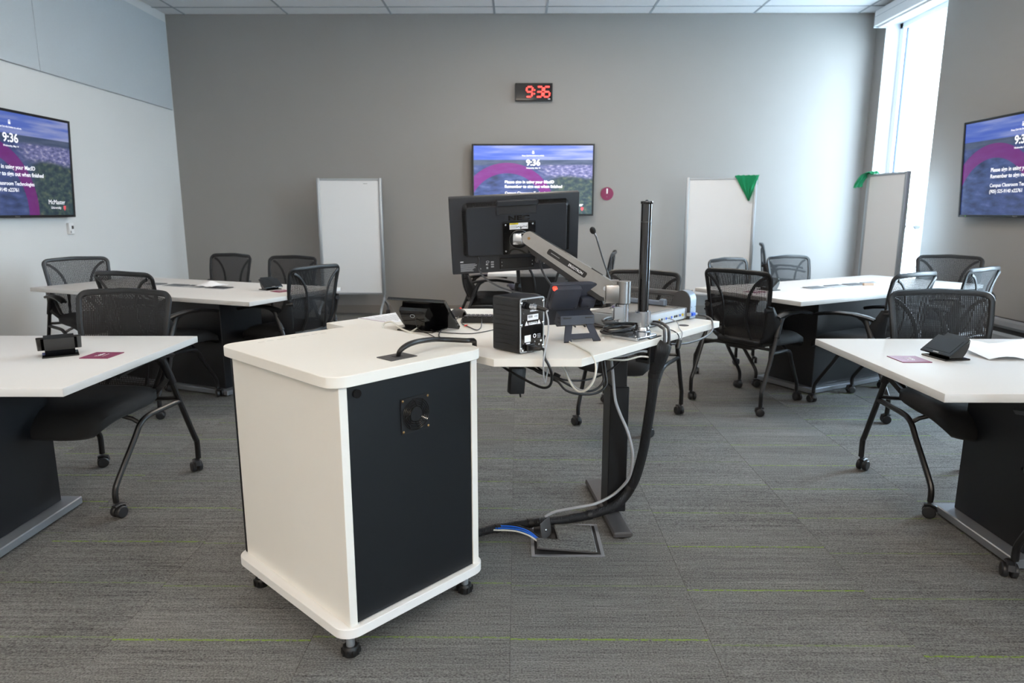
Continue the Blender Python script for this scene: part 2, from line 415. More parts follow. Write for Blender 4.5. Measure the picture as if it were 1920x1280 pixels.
# ================================================================== the room
def pbox(name, x0, x1, y0, y1, z0, z1, m, parent=None, bev=0):
    return MB().box(((x0+x1)/2, (y0+y1)/2, (z0+z1)/2), (x1-x0, y1-y0, z1-z0), bev=bev).build(name, m, parent)
floor = struct(pbox('floor', XL-.2, XR+.3, YF-.2, YB+.2, -.25, -.008, M['subfloor']))
P_ = .612
tile_me = MB().box((0, 0, -.004), (P_-.0008, P_-.0008, .008), bev=.0007).mesh('carpet_tile'); tile_me.materials.append(M['carpet'])
phase = {0: 2.16, 1: 2.136, 2: 2.70, -1: 1.866, -2: 2.149, -3: 1.859}
for k in range(-7, 7):
    c0 = phase.get(k, 1.9 + .61*((k*37 % 11)/11)) + .1525
    j0 = math.ceil((1.2-c0)/P_)
    y = c0 + j0*P_
    while y < YB+.2:
        link('carpet_tile', tile_me, floor, (-.02+P_*(k+.5), y, 0), (0, 0, 0)); y += P_
cm = MB().box(((XL+XR)/2, -.9, -.005), (XR-XL, 5.0, .006)).build('carpet', M['carpet'], floor); cm['kind'] = 'stuff'

ceiling = struct(pbox('ceiling', XL-.2, XR+.3, YF-.2, YB+.2, ZC+.02, ZC+.2, M['subfloor']))
cxs = [XL, -3.990, -2.752, -1.514, -.276, .338, 1.576, 2.814, 4.052, XR]
cys = [YB, 8.345]
while cys[-1] > YF: cys.append(cys[-1]-.612)
gb = MB()
for x in cxs[1:-1]: gb.box((x, (YB+YF)/2, ZC+.005), (.024, YB-YF, .012))
for y in cys[1:-1]: gb.box(((XL+XR)/2, y, ZC+.0045), (XR-XL, .024, .011))
gb.build('ceiling_grid', M['grid'], ceiling)
ct = {}
for i in range(len(cxs)-1):
    for j in range(len(cys)-1):
        w, d = cxs[i+1]-cxs[i], cys[j]-cys[j+1]; key = (round(w, 3), round(d, 3))
        if key not in ct:
            me = MB().box((0, 0, .011), (w-.02, d-.02, .016), bev=.002).mesh('ceiling_tile'); me.materials.append(M['ceiling']); ct[key] = me
        link('ceiling_tile', ct[key], ceiling, ((cxs[i]+cxs[i+1])/2, (cys[j]+cys[j+1])/2, ZC))
struct(pbox('wall_back', XL-.2, XR+.3, YB, YB+.2, -.008, ZC+.05, M['wall_grey']))
struct(pbox('wall_left', XL-.2, XL, YF, YB, -.008, ZC+.05, M['wall_white']))
struct(pbox('wall_front', XL-.2, XR+.3, YF-.2, YF, -.008, ZC+.05, M['wall_white']))
wr_ = MB(); TW = .30
ys = [YF]+[q for ab in sorted(WINS) for q in ab]+[YB]
for i in range(0, len(ys), 2): wr_.box((XR+TW/2, (ys[i]+ys[i+1])/2, ZC/2+.02), (TW, ys[i+1]-ys[i], ZC+.06))
for a, b in WINS:
    wr_.box((XR+TW/2, (a+b)/2, WZ0/2-.004), (TW, b-a, WZ0+.008)); wr_.box((XR+TW/2, (a+b)/2, (WZ1+ZC+.05)/2), (TW, b-a, ZC+.05-WZ1))
struct(wr_.build('wall_right', M['wall_grey']))
struct(pbox('baseboard_back', XL, XR, YB-.009, YB, 0, .105, M['base']))
struct(pbox('baseboard_left', XL, XL+.009, YF, YB-.009, 0, .105, M['base']))
# glass: a clear pane with a little mirror reflection
gm = bpy.data.materials.new('window glass'); gm.use_nodes = True; gn = gm.node_tree.nodes; gl = gm.node_tree.links
for q in list(gn): gn.remove(q)
go = gn.new('ShaderNodeOutputMaterial'); gt = gn.new('ShaderNodeBsdfTransparent'); gg = gn.new('ShaderNodeBsdfGlossy'); gx = gn.new('ShaderNodeMixShader'); gw = gn.new('ShaderNodeLayerWeight'); gp = gn.new('ShaderNodeMath'); gp.operation = 'POWER'; gp.inputs[1].default_value = 5; gf = gn.new('ShaderNodeMapRange'); gf.inputs[3].default_value = .04; gf.inputs[4].default_value = .7
gt.inputs[0].default_value = (.94, .97, .97, 1); gg.inputs['Roughness'].default_value = .01; gl.new(gw.outputs['Facing'], gp.inputs[0]); gl.new(gp.outputs[0], gf.inputs[0])
gl.new(gf.outputs[0], gx.inputs[0]); gl.new(gt.outputs[0], gx.inputs[1]); gl.new(gg.outputs[0], gx.inputs[2]); gl.new(gx.outputs[0], go.inputs[0])
M['jamb'] = mat('white window frame', rgb(222, 226, 230), .4, noise=.015)
M['gasket'] = mat('dark glazing gasket', rgb(40, 58, 92), .5, noise=.03)
for i, (a, b) in enumerate(WINS):
    w = struct(link('window_%d' % (i+1), None, None, (XR, (a+b)/2, WZ0)))
    hw, h = (b-a)/2, WZ1-WZ0
    f = MB(); t = .012
    for sy in (-1, 1):                                  # reveal lining and frame stiles
        f.box((.08, sy*(hw-t/2), h/2), (.16, t, h)); f.box((.205, sy*(hw-.035), h/2), (.09, .07, h), bev=.004)
        f.box((.19, sy*(hw-.078), h/2), (.05, .02, h-.1), bev=.002)
    for z in (.035, h-.035): f.box((.205, 0, z), (.09, 2*hw, .07), bev=.004)
    f.box((.09, 0, .008), (.22, 2*hw, .016), bev=.003); f.box((.08, 0, h-.006), (.16, 2*hw, .012))
    f.build('window_frame', M['jamb'], w)
    g = MB()
    for sy in (-1, 1): g.box((.212, sy*(hw-.093), h/2), (.02, .010, h-.12))
    g.build('gasket', M['gasket'], w)
    MB().box((.218, 0, h/2), (.006, 2*hw-.15, h-.12)).build('pane', gm, w)
# outside, seen pale and far through the far window
struct(pbox('ground', XR+.3, 90, -40, 110, -.35, -.12, M['asphalt']))
c = thing('parked_car', 'pale parked car far outside the tall window', 'car', (33.2, 56, -.12), R(12))
prof = [(-2.1, .3), (2.1, .3), (2.15, .62), (2.0, .82), (1.05, .95), (.35, 1.42), (-1.1, 1.45), (-1.85, 1.0), (-2.12, .95)]
MB().prism(prof, -.85, .85, axis='y').build('car_body', M['car_paint'], c)
MB().prism([(.98, .96), (.34, 1.36), (-1.05, 1.38), (-1.7, 1.0)], -.86, .86, axis='y').build('car_glass', M['car_glass'], c)
for x in (-1.35, 1.35):
    for y in (-.75, .75): MB().cyl((x, y-.1, .32), (x, y+.1, .32), .32, n=18).build('wheel', M['rubber'], c)
hb = MB()
for i in range(46):
    hb.ball((36+i*.9+random.uniform(-.3, .3), 66-i*.5+random.uniform(-.4, .4), .6+random.uniform(-.1, .4)), (.9, .8, 1.0+random.uniform(0, .5)), 8)
tag(hb.build('hedge', M['leaf']), 'low hedge row beyond the parked car outside the window', 'hedge')

# acoustic panels high on the left wall
for i, (a, b) in enumerate([(6.253, 8.584), (3.92, 6.247)]):
    t = pbox('acoustic_panel', XL+.001, XL+.026, a, b, 2.509, 3.51, M['acoustic'], bev=.004)
    tag(t, ['pale fabric acoustic panel high on the white wall, ending at the corner', 'pale fabric acoustic panel high on the white wall, cut off by the frame edge'][i], 'wall panel', 'acoustic panels on the left wall')
# unseen ceiling light panels, added as bodies for the lamps above
for i, (x, y, w) in enumerate(LAMPS):
    t = thing('added_ceiling_light', 'unseen rectangular ceiling light panel with white frame, added to light the room', 'ceiling light', (x, y, ZC-.03), 0, 'unseen added ceiling lights')
    fr = MB()
    for sx in (-1, 1): fr.box((sx*.29, 0, .015), (.02, 1.2, .034))
    for sy in (-1, 1): fr.box((0, sy*.59, .015), (.56, .02, .034))
    fr.build('frame', M['trim_white'], t)
    MB().box((0, 0, .018), (.56, 1.16, .008)).build('diffuser', M['lightbox'], t)
# roller shade cassette over the far window
t = thing('roller_shade', 'white roller shade cassette mounted above the tall window', 'window shade', (4.205, 7.735, 3.378))
MB().box((0, 0, .10), (.165, 1.27, .165), bev=.006).build('cassette', M['trim_white'], t)
MB().box((-.01, 0, .008), (.06, 1.25, .022), bev=.004).build('hem_bar', M['white_edge'], t)
MB().box((-.0835, 0, .115), (.003, 1.26, .004)).build('seam', M['grid'], t)
for sy in (-1, 1): MB().box((0, sy*.637, .09), (.168, .006, .182), bev=.002).build('end_cap', M['grid'], t)
# baseboard heater on the right wall
t = thing('baseboard_heater', 'long grey metal baseboard heater along the right wall', 'heater', (XR, 4.95, 0))
MB().prism([(-.005, .30), (-.085, .30), (-.10, .325), (-.095, .365), (-.005, .372)], -2.3, 2.3, axis='y').build('top_cover', M['heater'], t)
MB().prism([(-.005, .05), (-.088, .05), (-.092, .235), (-.075, .26), (-.005, .26)], -2.3, 2.3, axis='y').build('front_panel', M['heater'], t)
MB().box((-.04, 0, .28), (.07, 4.58, .045)).build('slot', M['heater_dark'], t)
sl = MB()
for i in range(230): sl.box((-.012, -2.28+i*.01985, .3735), (.018, .009, .006))
tag(sl.build('grille', M['heater_dark'], t), kind='stuff')
MB().box((-.05, 0, .025), (.07, 4.5, .05)).build('foot_rail', M['heater_dark'], t)

# ================================================================== wall displays
SW, SH = 1.462, .822
def display(loc, rz, tilt, label, strength, tdim):
    t = thing('wall_display', label, 'display', loc, rot=(tilt, 0, rz), group='wall displays showing the sign-in screen')
    D_ = .055
    fr = MB(); bw = .021
    for sx in (-1, 1): fr.box((sx*(SW/2+bw/2), .004, 0), (bw, .03, SH+2*bw), bev=.003)
    for sz in (-1, 1): fr.box((0, .004, sz*(SH/2+bw/2)), (SW, .03, bw), bev=.003)
    fr.build('bezel', M['black_plastic'], t)
    MB().box((0, .036, 0), (SW+.02, .04, SH+.02), bev=.006).build('back_cover', M['black_plastic'], t)
    MB().box((0, .065, 0), (.5, .055, .45)).build('wall_mount', M['black_tube'], t)
    sc_ = MB().box((0, .004, 0), (SW, .012, SH)).build('screen', screen_mat('screen picture', strength, SW, SH), t)
    wt_ = bpy.data.materials.get('screen text %.2f' % tdim) or mat('screen text %.2f' % tdim, rgb(230, 230, 240), .4, emit=(1, 1, 1, 1), estr=tdim)
    y = -.0045
    def T(b, u, v, wd, al='LEFT', h=None, bold=.012): return fit_text('screen_text', b, wd*SW, wt_, sc_, ((u-.5)*SW, y, (v-.5)*SH), align=al, height=h and h*SH, ext=.0004, bold=bold)
    T('9:36', .5, .715, .117, 'CENTER', .092, .02); T('Wednesday, May 14', .5, .668, .118, 'CENTER')
    T('Press Ctrl-Alt-Delete to unlock.', .5, .848, .185, 'CENTER')
    T('Please sign in using your MacID', .262, .455, .415, bold=.018); T('Remember to sign out when finished', .262, .388, .483, bold=.018)
    T('Campus Classroom Technologies', .262, .295, .40); T('(905) 525-9140 x22761', .262, .232, .27)
    T('McMaster', .775, .115, .15, h=.048, bold=0); T('University', .795, .066, .09, bold=0)
    ic = MB().box(((.5-.5)*SW, y, (.895-.5)*SH), (.024, .001, .018), bev=.0003)
    ic.tube([(-.007, y, (.906-.5)*SH), (-.007, y, (.925-.5)*SH), (.007, y, (.925-.5)*SH), (.007, y, (.906-.5)*SH)], .0022, 6)
    ic.build('lock_icon', wt_, sc_)
    MB().prism([(.418*SW-.016, -.40*SH), (.418*SW+.016, -.40*SH), (.418*SW+.016, -.43*SH), (.418*SW, -.455*SH), (.418*SW-.016, -.43*SH)], y-.0003, y+.0003, axis='y').build('crest', mat('red crest', rgb(210, 80, 90), .4, emit=rgb(225, 80, 90), estr=tdim*.7), sc_)
    fit_text('maker_name', 'Panasonic', .055, M['grey_print'], t, (-.0275, -.0118, -SH/2-.014), ext=.0003)
    MB().box((-SW/2+.09, -.0115, -SH/2-.0105), (.007, .002, .003)).build('power_light', M['green_led'], t)
    return t
display((.193, YB-.10, 1.672), 0, 0, 'wall display facing the camera on the grey back wall below the clock', .80, 1.05)
display((XL+.095, 5.655, 1.672), R(90), R(3.2), 'wall display on the white left wall, cut off by the left frame edge', .40, .30)
display((XR-.095, 5.82, 1.672), R(-90), R(3.2), 'wall display on the right wall, cut off by the right frame edge', .44, .42)

# digital clock
t = thing('digital_clock', 'black digital wall clock with red 9:36 digits above the back display', 'clock', (.198, YB-.028, 2.716))
MB().box((0, 0, 0), (.455, .055, .207), bev=.006, seg=2).build('clock_body', M['black_plastic'], t)
MB().box((0, -.0275, 0), (.44, .004, .192), bev=.001).build('lens', M['black_gloss'], t)
def seg7(d, cx, w=.07, h=.115, r=.0085, slant=.10):
    mb = MB(); Z = lambda x, z: (cx+x+z*slant, -.0315, z)
    S7 = {'a': ((-w/2, h/2), (w/2, h/2)), 'b': ((w/2, h/2), (w/2, 0)), 'c': ((w/2, 0), (w/2, -h/2)), 'd': ((-w/2, -h/2), (w/2, -h/2)), 'e': ((-w/2, -h/2), (-w/2, 0)), 'f': ((-w/2, 0), (-w/2, h/2)), 'g': ((-w/2, 0), (w/2, 0))}
    for k in {'9': 'abcdfg', '3': 'abcdg', '6': 'acdefg'}[d]:
        (x0, z0), (x1, z1) = S7[k]; L = math.hypot(x1-x0, z1-z0); ux, uz = (x1-x0)/L*.009, (z1-z0)/L*.009
        mb.tube([Z(x0+ux, z0+uz), Z(x1-ux, z1-uz)], r, 8, flat=((0, 1, 0), .25))
    mb.build('digit', M['clock_digit'], t)
for d, x in (('9', -.055), ('3', .068), ('6', .157)): seg7(d, x)
for z in (.02, -.022): MB().ball((.006+z*.1, -.0315, z), (.009, .002, .009), 10).build('colon_dot', M['clock_digit'], t)
MB().box((.185, -.031, -.083), (.03, .002, .010)).build('badge', M['white_print'], t)
# round number sign
t = thing('round_sign', 'round maroon wall sign with a white number 1', 'sign', (1.122, YB-.004, 1.511))
MB().cyl((0, .004, 0), (0, -.006, 0), .080, n=40).build('disc', M['maroon'], t)
fit_text('number', '1', .017, M['white_print'], t, (0, -.0068, .004), align='CENTER', height=.062, bold=.03)
MB().ball((0, -.0065, -.037), (.004, .001, .004), 8).build('dot', M['grey_print'], t)
# small wall box below the left display
t = thing('wall_switch_box', 'small white control box on the left wall below the display corner', 'wall control', (XL, 6.41, 1.133))
MB().box((.014, 0, 0), (.028, .07, .105), bev=.004).build('cover', M['trim_white'], t)
MB().box((.029, .012, .012), (.003, .026, .03)).build('button', M['dark_grey_body'], t)
MB().box((.029, -.018, -.03), (.003, .012, .02)).build('rocker', M['heater'], t)

# ================================================================== tables
TL, TWD, TZ = 2.13, .935, .73
def make_table(label, loc, rz):
    t = thing('conference_table', label, 'table', (loc[0], loc[1], 0), rz, 'white conference tables')
    b = MB(); poly = [(-TL/2, -TWD/2), (TL/2, -TWD/2), (TL/2, TWD/2), (-TL/2, TWD/2)]
    b.box((0, 0, TZ-.0145), (TL, TWD, .029), bev=.0025, seg=2)
    b.build('tabletop', M['white_lam'], t)
    MB().box((0, 0, .372), (1.06, .40, .657), bev=.004).build('base_column', M['table_black'], t)
    MB().box((0, 0, TZ-.034), (1.0, .34, .012)).build('mounting_plate', M['black_tube'], t)
    MB().box((0, 0, .027), (1.18, .495, .034), bev=.004).build('base_plate', M['alu_plate'], t)
    for sx in (-1, 1):
        for sy in (-1, 1): MB().cyl((sx*.55, sy*.21, 0), (sx*.55, sy*.21, .012), .022, n=14).build('leveling_foot', M['rubber'], t)
    return t
NRc, NLc = (1.34+TL/2, 2.516), (-1.468-TL/2, 2.56)
FRc, FRa = (2.494, 5.17), R(29.4)
FLc, FLa = (-2.50, 5.04), -.39
CTc = (.193, 6.20+TL/2)
make_table('white conference table at the right edge, holding a folded white paper', NRc, 0)
make_table('white conference table at the left edge, in front of the near left chair', NLc, 0)
make_table('white conference table near the window with four dark cable hatches', FRc, FRa)
make_table('white conference table in the far left corner with crumpled paper on it', FLc, FLa)
make_table('white conference table half hidden behind the monitor, below the back display', CTc, R(90))

# ================================================================== mesh chairs
def hw_at(z):
    pts = [(.44, .165), (.50, .182), (.56, .196), (.66, .214), (.80, .229), (.885, .234), (.93, .234)]
    for (a, b), (c, d) in zip(pts, pts[1:]):
        if z <= c: return b+(d-b)*max(0, (z-a))/(c-a)
    return pts[-1][1]
def yb_at(z):
    pts = [(.44, -.115), (.52, -.150), (.60, -.166), (.70, -.172), (.80, -.184), (.90, -.208), (.94, -.222)]
    for (a, b), (c, d) in zip(pts, pts[1:]):
        if z <= c: return b+(d-b)*max(0, (z-a))/(c-a)
    return pts[-1][1]
def bp(x, z, off=0):
    """point on the curved chair back"""
    w = hw_at(z); k = min(1, abs(x)/w); return (x, yb_at(z)-.032*(1-k*k)+off, z)
def ztop(x): return .908-.022*(x/.234)**2
def make_chair():
    t = thing('mesh_chair', 'chair', 'chair', (0, 0, 0), 0, 'black mesh chairs around the room')
    for sx in (-1, 1):
        l = MB(); l.tube([(sx*.265, -.27, .066), (sx*.265, -.27, .15), (sx*.264, -.255, .185), (sx*.262, -.165, .395), (sx*.259, -.10, .56)], .0135, 10, smooth=3)
        rl = l.build('rear_leg', M['black_tube'], t)
        MB().tube([(sx*.2605, -.128, .495), (sx*.2575, -.072, .625)], [.019, .0185], 12).build('sleeve', M['chair_plastic'], rl)
        f = MB(); f.tube([(sx*.262, -.165, .395), (sx*.256, -.06, .392), (sx*.248, .05, .386), (sx*.242, .10, .362), (sx*.236, .135, .31), (sx*.222, .245, .16), (sx*.220, .27, .11), (sx*.22, .27, .066)], .0125, 10, smooth=3)
        f.tube([(sx*.244, .095, .362), (sx*.21, .10, .385), (sx*.17, .12, .405)], .010, 8)
        f.build('front_leg', M['black_tube'], t)
        for lx, ly, ang in ((.265, -.27, .7*sx), (.22, .27, -.9*sx+.4)):
            T = Matrix.Translation((sx*lx, ly, 0)) @ Matrix.Rotation(ang, 4, 'Z')
            c = MB().cyl((0, 0, .05), (0, 0, .072), .006, n=8, T=T)
            c.tube([(-.026, .012, .033), (-.022, .012, .052), (0, .012, .059), (.022, .012, .054)], .007, 8, flat=((0, 1, 0), 2.1), T=T)
            ca = c.build('caster', M['caster'], t)
            for q in (-1, 1):
                MB().lathe([(.006, -.011), (.022, -.011), (.0265, -.007), (.0265, .007), (.020, .011), (.006, .011)], n=16, T=T @ Matrix.Translation((0, .012+q*.015, .0267)) @ Matrix.Rotation(R(90), 4, 'X')).build('wheel', M['caster'], ca)
        # arm rest
        a = MB(); arm = [(sx*.262, -.135, .628), (sx*.264, -.09, .640), (sx*.266, 0, .651), (sx*.270, .10, .650), (sx*.274, .19, .638), (sx*.277, .262, .622)]
        g = []
        for k, p in enumerate(arm):
            w = [.018, .026, .030, .029, .027, .020][k]
            g.append([(p[0]-w, p[1], p[2]-.006), (p[0]-w*.5, p[1], p[2]), (p[0], p[1], p[2]+.002), (p[0]+w*.5, p[1], p[2]), (p[0]+w, p[1], p[2]-.006)])
        a.sheet(g, .016)
        a.tube([(sx*.2575, -.078, .60), (sx*.260, -.062, .622), (sx*.265, -.03, .642)], [.017, .016, .018], 10, smooth=3)
        a.build('armrest', M['chair_plastic'], t)
        # wing bracket from back frame to sleeve
        A = [(.222, .700), (.219, .640), (.208, .560), (.188, .500), (.150, .462)]
        inner = [Vector((sx*x, yb_at(z)-.012, z)) for x, z in A]
        outer = [Vector((sx*.238, -.160, .690)), Vector((sx*.252, -.125, .625)), Vector((sx*.262, -.098, .585)), Vector((sx*.256, -.095, .515)), Vector((sx*.205, -.075, .455))]
        grid = [[i_.lerp(o_, k/3) + Vector((sx*.010*sin(pi*k/3), -.012*sin(pi*k/3), 0)) for k in range(4)] for i_, o_ in zip(inner, outer)]
        w = MB().sheet(grid, .020); w.cyl((sx*.214, -.205, .672), (sx*.240, -.165, .672), .016, n=12)
        w.build('back_bracket', M['chair_plastic'], t)
    m = MB(); m.tube([(-.262, -.155, .415), (-.15, -.125, .412), (.15, -.125, .412), (.262, -.155, .415)], .0105, 8, smooth=2)
    m.box((0, .0, .402), (.20, .26, .03), bev=.006); m.tube([(-.17, .12, .405), (.17, .12, .405)], .010, 8)
    m.build('seat_frame', M['black_tube'], t)
    # seat cushion and shell
    def seat(z0, th, w, d, r, drop):
        mb = MB(); bm = mb.bm
        bmesh.ops.create_grid(bm, x_segments=14, y_segments=14, size=1)
        top = list(bm.verts)
        out = []
        for v in top:
            u, q = v.co.x, v.co.y
            k = 1/max(1e-6, (abs(u)**5+abs(q)**5)**(1/5))*max(abs(u), abs(q)) if (u or q) else 1
            x, y = u*k*w/2, q*k*d/2
            e = max(abs(u), abs(q))
            z = z0 - th*.55*(max(0, e-.62)/.38)**2.2 + .012*(u*u) + .010*max(0, -q)
            if q > .25: z -= drop*((q-.25)/.75)**2
            v.co = (x, y+.125, z)
        geo = bmesh.ops.extrude_face_region(bm, geom=bm.faces[:])
        for v in geo['geom']:
            if isinstance(v, bmesh.types.BMVert): v.co.z = v.co.z - th*.5 + .012*0
        return mb
    seat(.490, .070, .475, .475, .05, .045).build('seat', M['seat_fabric'], t, angle=60)
    seat(.440, .030, .462, .462, .05, .045).build('seat_shell', M['chair_plastic'], t, angle=60)
    # back frame loop
    loop = []
    for z in (.47, .54, .62, .70, .78, .85): loop.append(bp(-hw_at(z), z))
    for x in (-.233, -.222, -.195, -.10, 0, .10, .195, .222, .233):
        z = {.233: .878, .222: .896, .195: .906}.get(abs(x), ztop(x)+.006 if abs(x) < .15 else ztop(x)); loop.append(bp(x, z))
    for z in (.85, .78, .70, .62, .54, .47): loop.append(bp(hw_at(z), z))
    for x in (.145, .07, 0, -.07, -.145): loop.append((x, yb_at(.455)-.02*(1-(x/.17)**2), .452))
    MB().tube(loop, .0155, 8, smooth=3, closed=True, flat=((0, 1, 0), .62)).build('back_frame', M['chair_plastic'], t)
    for sx in (-1, 1):
        pts = [bp(sx*x, z, -.014) for x, z in ((.212, .878), (.180, .862), (.140, .822), (.108, .768), (.090, .70), (.084, .63), (.090, .55), (.104, .468))]
        MB().tube(pts, .0105, 8, smooth=3, flat=((0, 1, 0), .6)).build('back_rib', M['chair_plastic'], t)
    MB().tube([(x, yb_at(.455)-.026*(1-(x/.17)**2)-.004, .446) for x in (-.155, -.08, 0, .08, .155)], .022, 10, smooth=3, flat=((0, 1, 0), .75)).build('lower_back_bar', M['chair_plastic'], t)
    ms = MB(); vs, fs = [], []
    x = -.226
    while x < .227:
        zb = .458
        while hw_at(zb) < abs(x)+.003 and zb < .9: zb += .006
        zt = ztop(x)-.004; nseg = 9; o = len(vs)
        for i in range(nseg+1):
            z = zb+(zt-zb)*i/nseg
            vs += [bp(x-.0027, z, .004), bp(x+.0027, z, .004)]
        fs += [(o+2*i, o+2*i+1, o+2*i+3, o+2*i+2) for i in range(nseg)]
        x += .0082
    z = .462
    while z < .90:
        w = hw_at(z)-.004; o = len(vs)
        if z > .885: w = .2
        for i in range(9):
            q = -w+2*w*i/8; vs += [bp(q, z-.0012, .0035), bp(q, z+.0012, .0035)]
        fs += [(o+2*i, o+2*i+2, o+2*i+3, o+2*i+1) for i in range(8)]
        z += .0085
    ms._add(vs, fs); ms.build('back_mesh', M['mesh_black'], t)
    return t
chair0 = make_chair(); first = [True]
cmap0 = {}
for c in bpy.data.objects:
    if c.parent: cmap0.setdefault(c.parent.name, []).append(c)
CHAIRS = [
 (-1.908, 2.985, 173.5, 'black mesh chair facing the camera behind the near left table'),
 (2.008, 2.99, 177.9, 'black mesh chair facing the camera behind the near right table'),
 (.699, 4.111, 150.7, 'black mesh chair tucked under the presenter desk, behind the black pole'),
 (1.590, 4.535, -49.7, 'black mesh chair seen from behind at the left end of the window table'),
 (1.812, 5.273, 215.5, 'black mesh chair in front of the whiteboard with the triangular green cloth'),
 (2.40, 5.60, 205, 'black mesh chair facing the camera behind the touch panel of the window table'),
 (2.370, 4.385, 31.5, 'black mesh chair with a pale left armrest on the near side of the window table'),
 (3.60, 5.63, 152, 'black mesh chair at the far right end of the window table, before the window'),
 (3.06, 4.784, 34.1, 'black mesh chair just above the near right chair, against the grey right wall'),
 (-3.45, 5.38, 232, 'black mesh chair against the white wall at the left end of the far left table'),
 (-2.416, 4.413, -19.1, 'black mesh chair seen from behind, just above the near left chair'),
 (-2.63, 5.80, 156, 'black mesh chair behind the far left table, left one near the corner'),
 (-1.965, 5.50, 161, 'black mesh chair behind the far left table, left of the whiteboard'),
 (-1.60, 4.81, 62, 'black mesh chair at the right end of the far left table, seen from its side'),
 (.22, 5.93, 4, 'black mesh chair seen from behind below the monitor, at the back table'),
 (-.33, 6.66, -82, 'black mesh chair showing its armrest at the left of the back table'),
 (.70, 6.5, 80, 'black mesh chair seen edge-on beside the back table, behind the microphone'),
 (3.12, 8.03, -110, 'black mesh chair seen edge-on near the back wall, right of the second whiteboard'),
 (1.96, 1.93, -8, 'black mesh chair at the right frame edge, only a front leg and caster in view'),
]
for i, (x, y, a, lab) in enumerate(CHAIRS):
    o = chair0 if i == 0 else copy_tree(chair0, None, cmap0)
    o.location = (x, y, 0); o.rotation_euler = (0, 0, R(a)); o['label'] = lab

# ================================================================== mobile whiteboards
def whiteboard(label, x, y, rz, w, z0, z1, lean=0):
    t = thing('mobile_whiteboard', label, 'whiteboard', (x, y, 0), group='mobile whiteboards', rot=(lean, 0, rz))
    h = z1-z0
    for sx in (-1, 1): MB().box((sx*(w/2-.018), 0, (z0+z1)/2), (.036, .05, h+.01), bev=.009, seg=2).build('side_rail', M['alu'], t)
    MB().box((0, 0, z1-.012), (w-.07, .034, .024), bev=.003).build('top_rail', M['alu'], t)
    MB().box((0, 0, z0+.012), (w-.07, .034, .024), bev=.003).build('bottom_rail', M['alu'], t)
    MB().box((0, 0, (z0+z1)/2), (w-.07, .018, h-.045)).build('board_panel', M['board'], t)
    for sx in (-1, 1):
        l = MB(); l.tube([(sx*(w/2-.018), 0, z0+.02), (sx*(w/2-.018), 0, z0-.05)], .014, 10)
        for sy in (-1, 1): l.tube([(sx*(w/2-.018), 0, z0-.04), (sx*(w/2-.018), sy*.05, z0-.085), (sx*(w/2-.018), sy*.18, .14), (sx*(w/2-.018), sy*.235, .10), (sx*(w/2-.018), sy*.25, .065)], .014, 10, smooth=3)
        l.build('leg', M['alu'], t)
        for sy in (-1, 1):
            c = MB(); c.cyl((sx*(w/2-.018), sy*.25, .045), (sx*(w/2-.018), sy*.25, .07), .007, n=8)
            for q in (-1, 1): c.cyl((sx*(w/2-.018)+q*.006, sy*.25-.012, .028), (sx*(w/2-.018)+q*.022, sy*.25-.012, .028), .028, n=16)
            c.build('caster', M['caster'], t)
    return t
w1 = whiteboard('mobile whiteboard in front of the grey back wall, left of the monitor', -2.02, 8.27, R(.5), .78, .285, 1.68)
w2 = whiteboard('mobile whiteboard on the back wall with a triangular green cloth on top', 2.415, 8.19, R(-14), .80, .275, 1.685)
w3 = whiteboard('mobile whiteboard turned sideways before the tall window, cloth over its left edge', 3.90, 7.31, R(-84), .66, .29, 1.69)
sm_k = MB().tube([(.17+.006*k, -.0098, 1.618+.002*(k % 3)) for k in range(9)], .0022, 6, flat=((0, 1, 0), .3)); sm_k.build('marker_smudge', M['dark_grey_body'], w1)
q = MB()
q.box((-.345, -.012, .335), (.012, .004, .022)); q.build('red_sticker', M['red_plastic'], w2)
MB().box((-.275, -.012, .335), (.014, .004, .02)).build('grey_sticker', M['dark_grey_body'], w2)
# green cloths
def bilerp(a, b, c, d, u, v): return a.lerp(b, u).lerp(d.lerp(c, u), v)
g = []
for i in range(13):
    v = i/12; row = []
    for j in range(15):
        u = j/14-.5; wid = .255*(1-v)+.012
        row.append((2.705+u*wid+.035*v, 8.30-.038-.010*sin(u*22+v*3)*(.4+v)-.008*cos(v*9), 1.705-.285*v+.006*sin(u*30)))
    g.append(row)
back = [[(2.705+(j/14-.5)*.26, 8.30+.04, 1.703-.10*(1-i/4)) for j in range(15)] for i in range(4)] + [[(2.705+(j/14-.5)*.26, 8.30+.012, 1.707) for j in range(15)]]
T2 = Matrix.Translation((2.415, 8.19, 0)) @ Matrix.Rotation(R(-14), 4, 'Z') @ Matrix.Translation((-2.425, -8.30, 0))
tag(MB().sheet(back+g, .005, T=T2).build('cleaning_cloth', M['green_cloth'], None, angle=70), 'green cloth hanging in a triangle over the second whiteboard corner', 'cloth', 'green cleaning cloths')
# cloth over the left top corner of the sideways board
T3 = Matrix.Translation((3.90, 7.31, 0)) @ Matrix.Rotation(R(-84), 4, 'Z'); g = []
path = [(-.22, -.045, 1.69), (-.25, -.045, 1.715), (-.29, -.05, 1.712), (-.335, -.07, 1.690), (-.37, -.09, 1.645), (-.39, -.105, 1.600), (-.40, -.115, 1.555)]
for i in range(7):
    row = []
    for j in range(9):
        u = j/8-.5; p = path[i]
        row.append((p[0]+.008*sin(i*2+j*1.7), p[1]+.035+u*.10+.007*cos(j*2.3+i), p[2]+.012*u+.006*sin(j*2.1)))
    g.append(row)
tag(MB().sheet(g, .006, T=T3).build('cleaning_cloth', M['green_cloth'], None, angle=70), 'green cloth bunched over the left edge of the sideways whiteboard', 'cloth', 'green cleaning cloths')

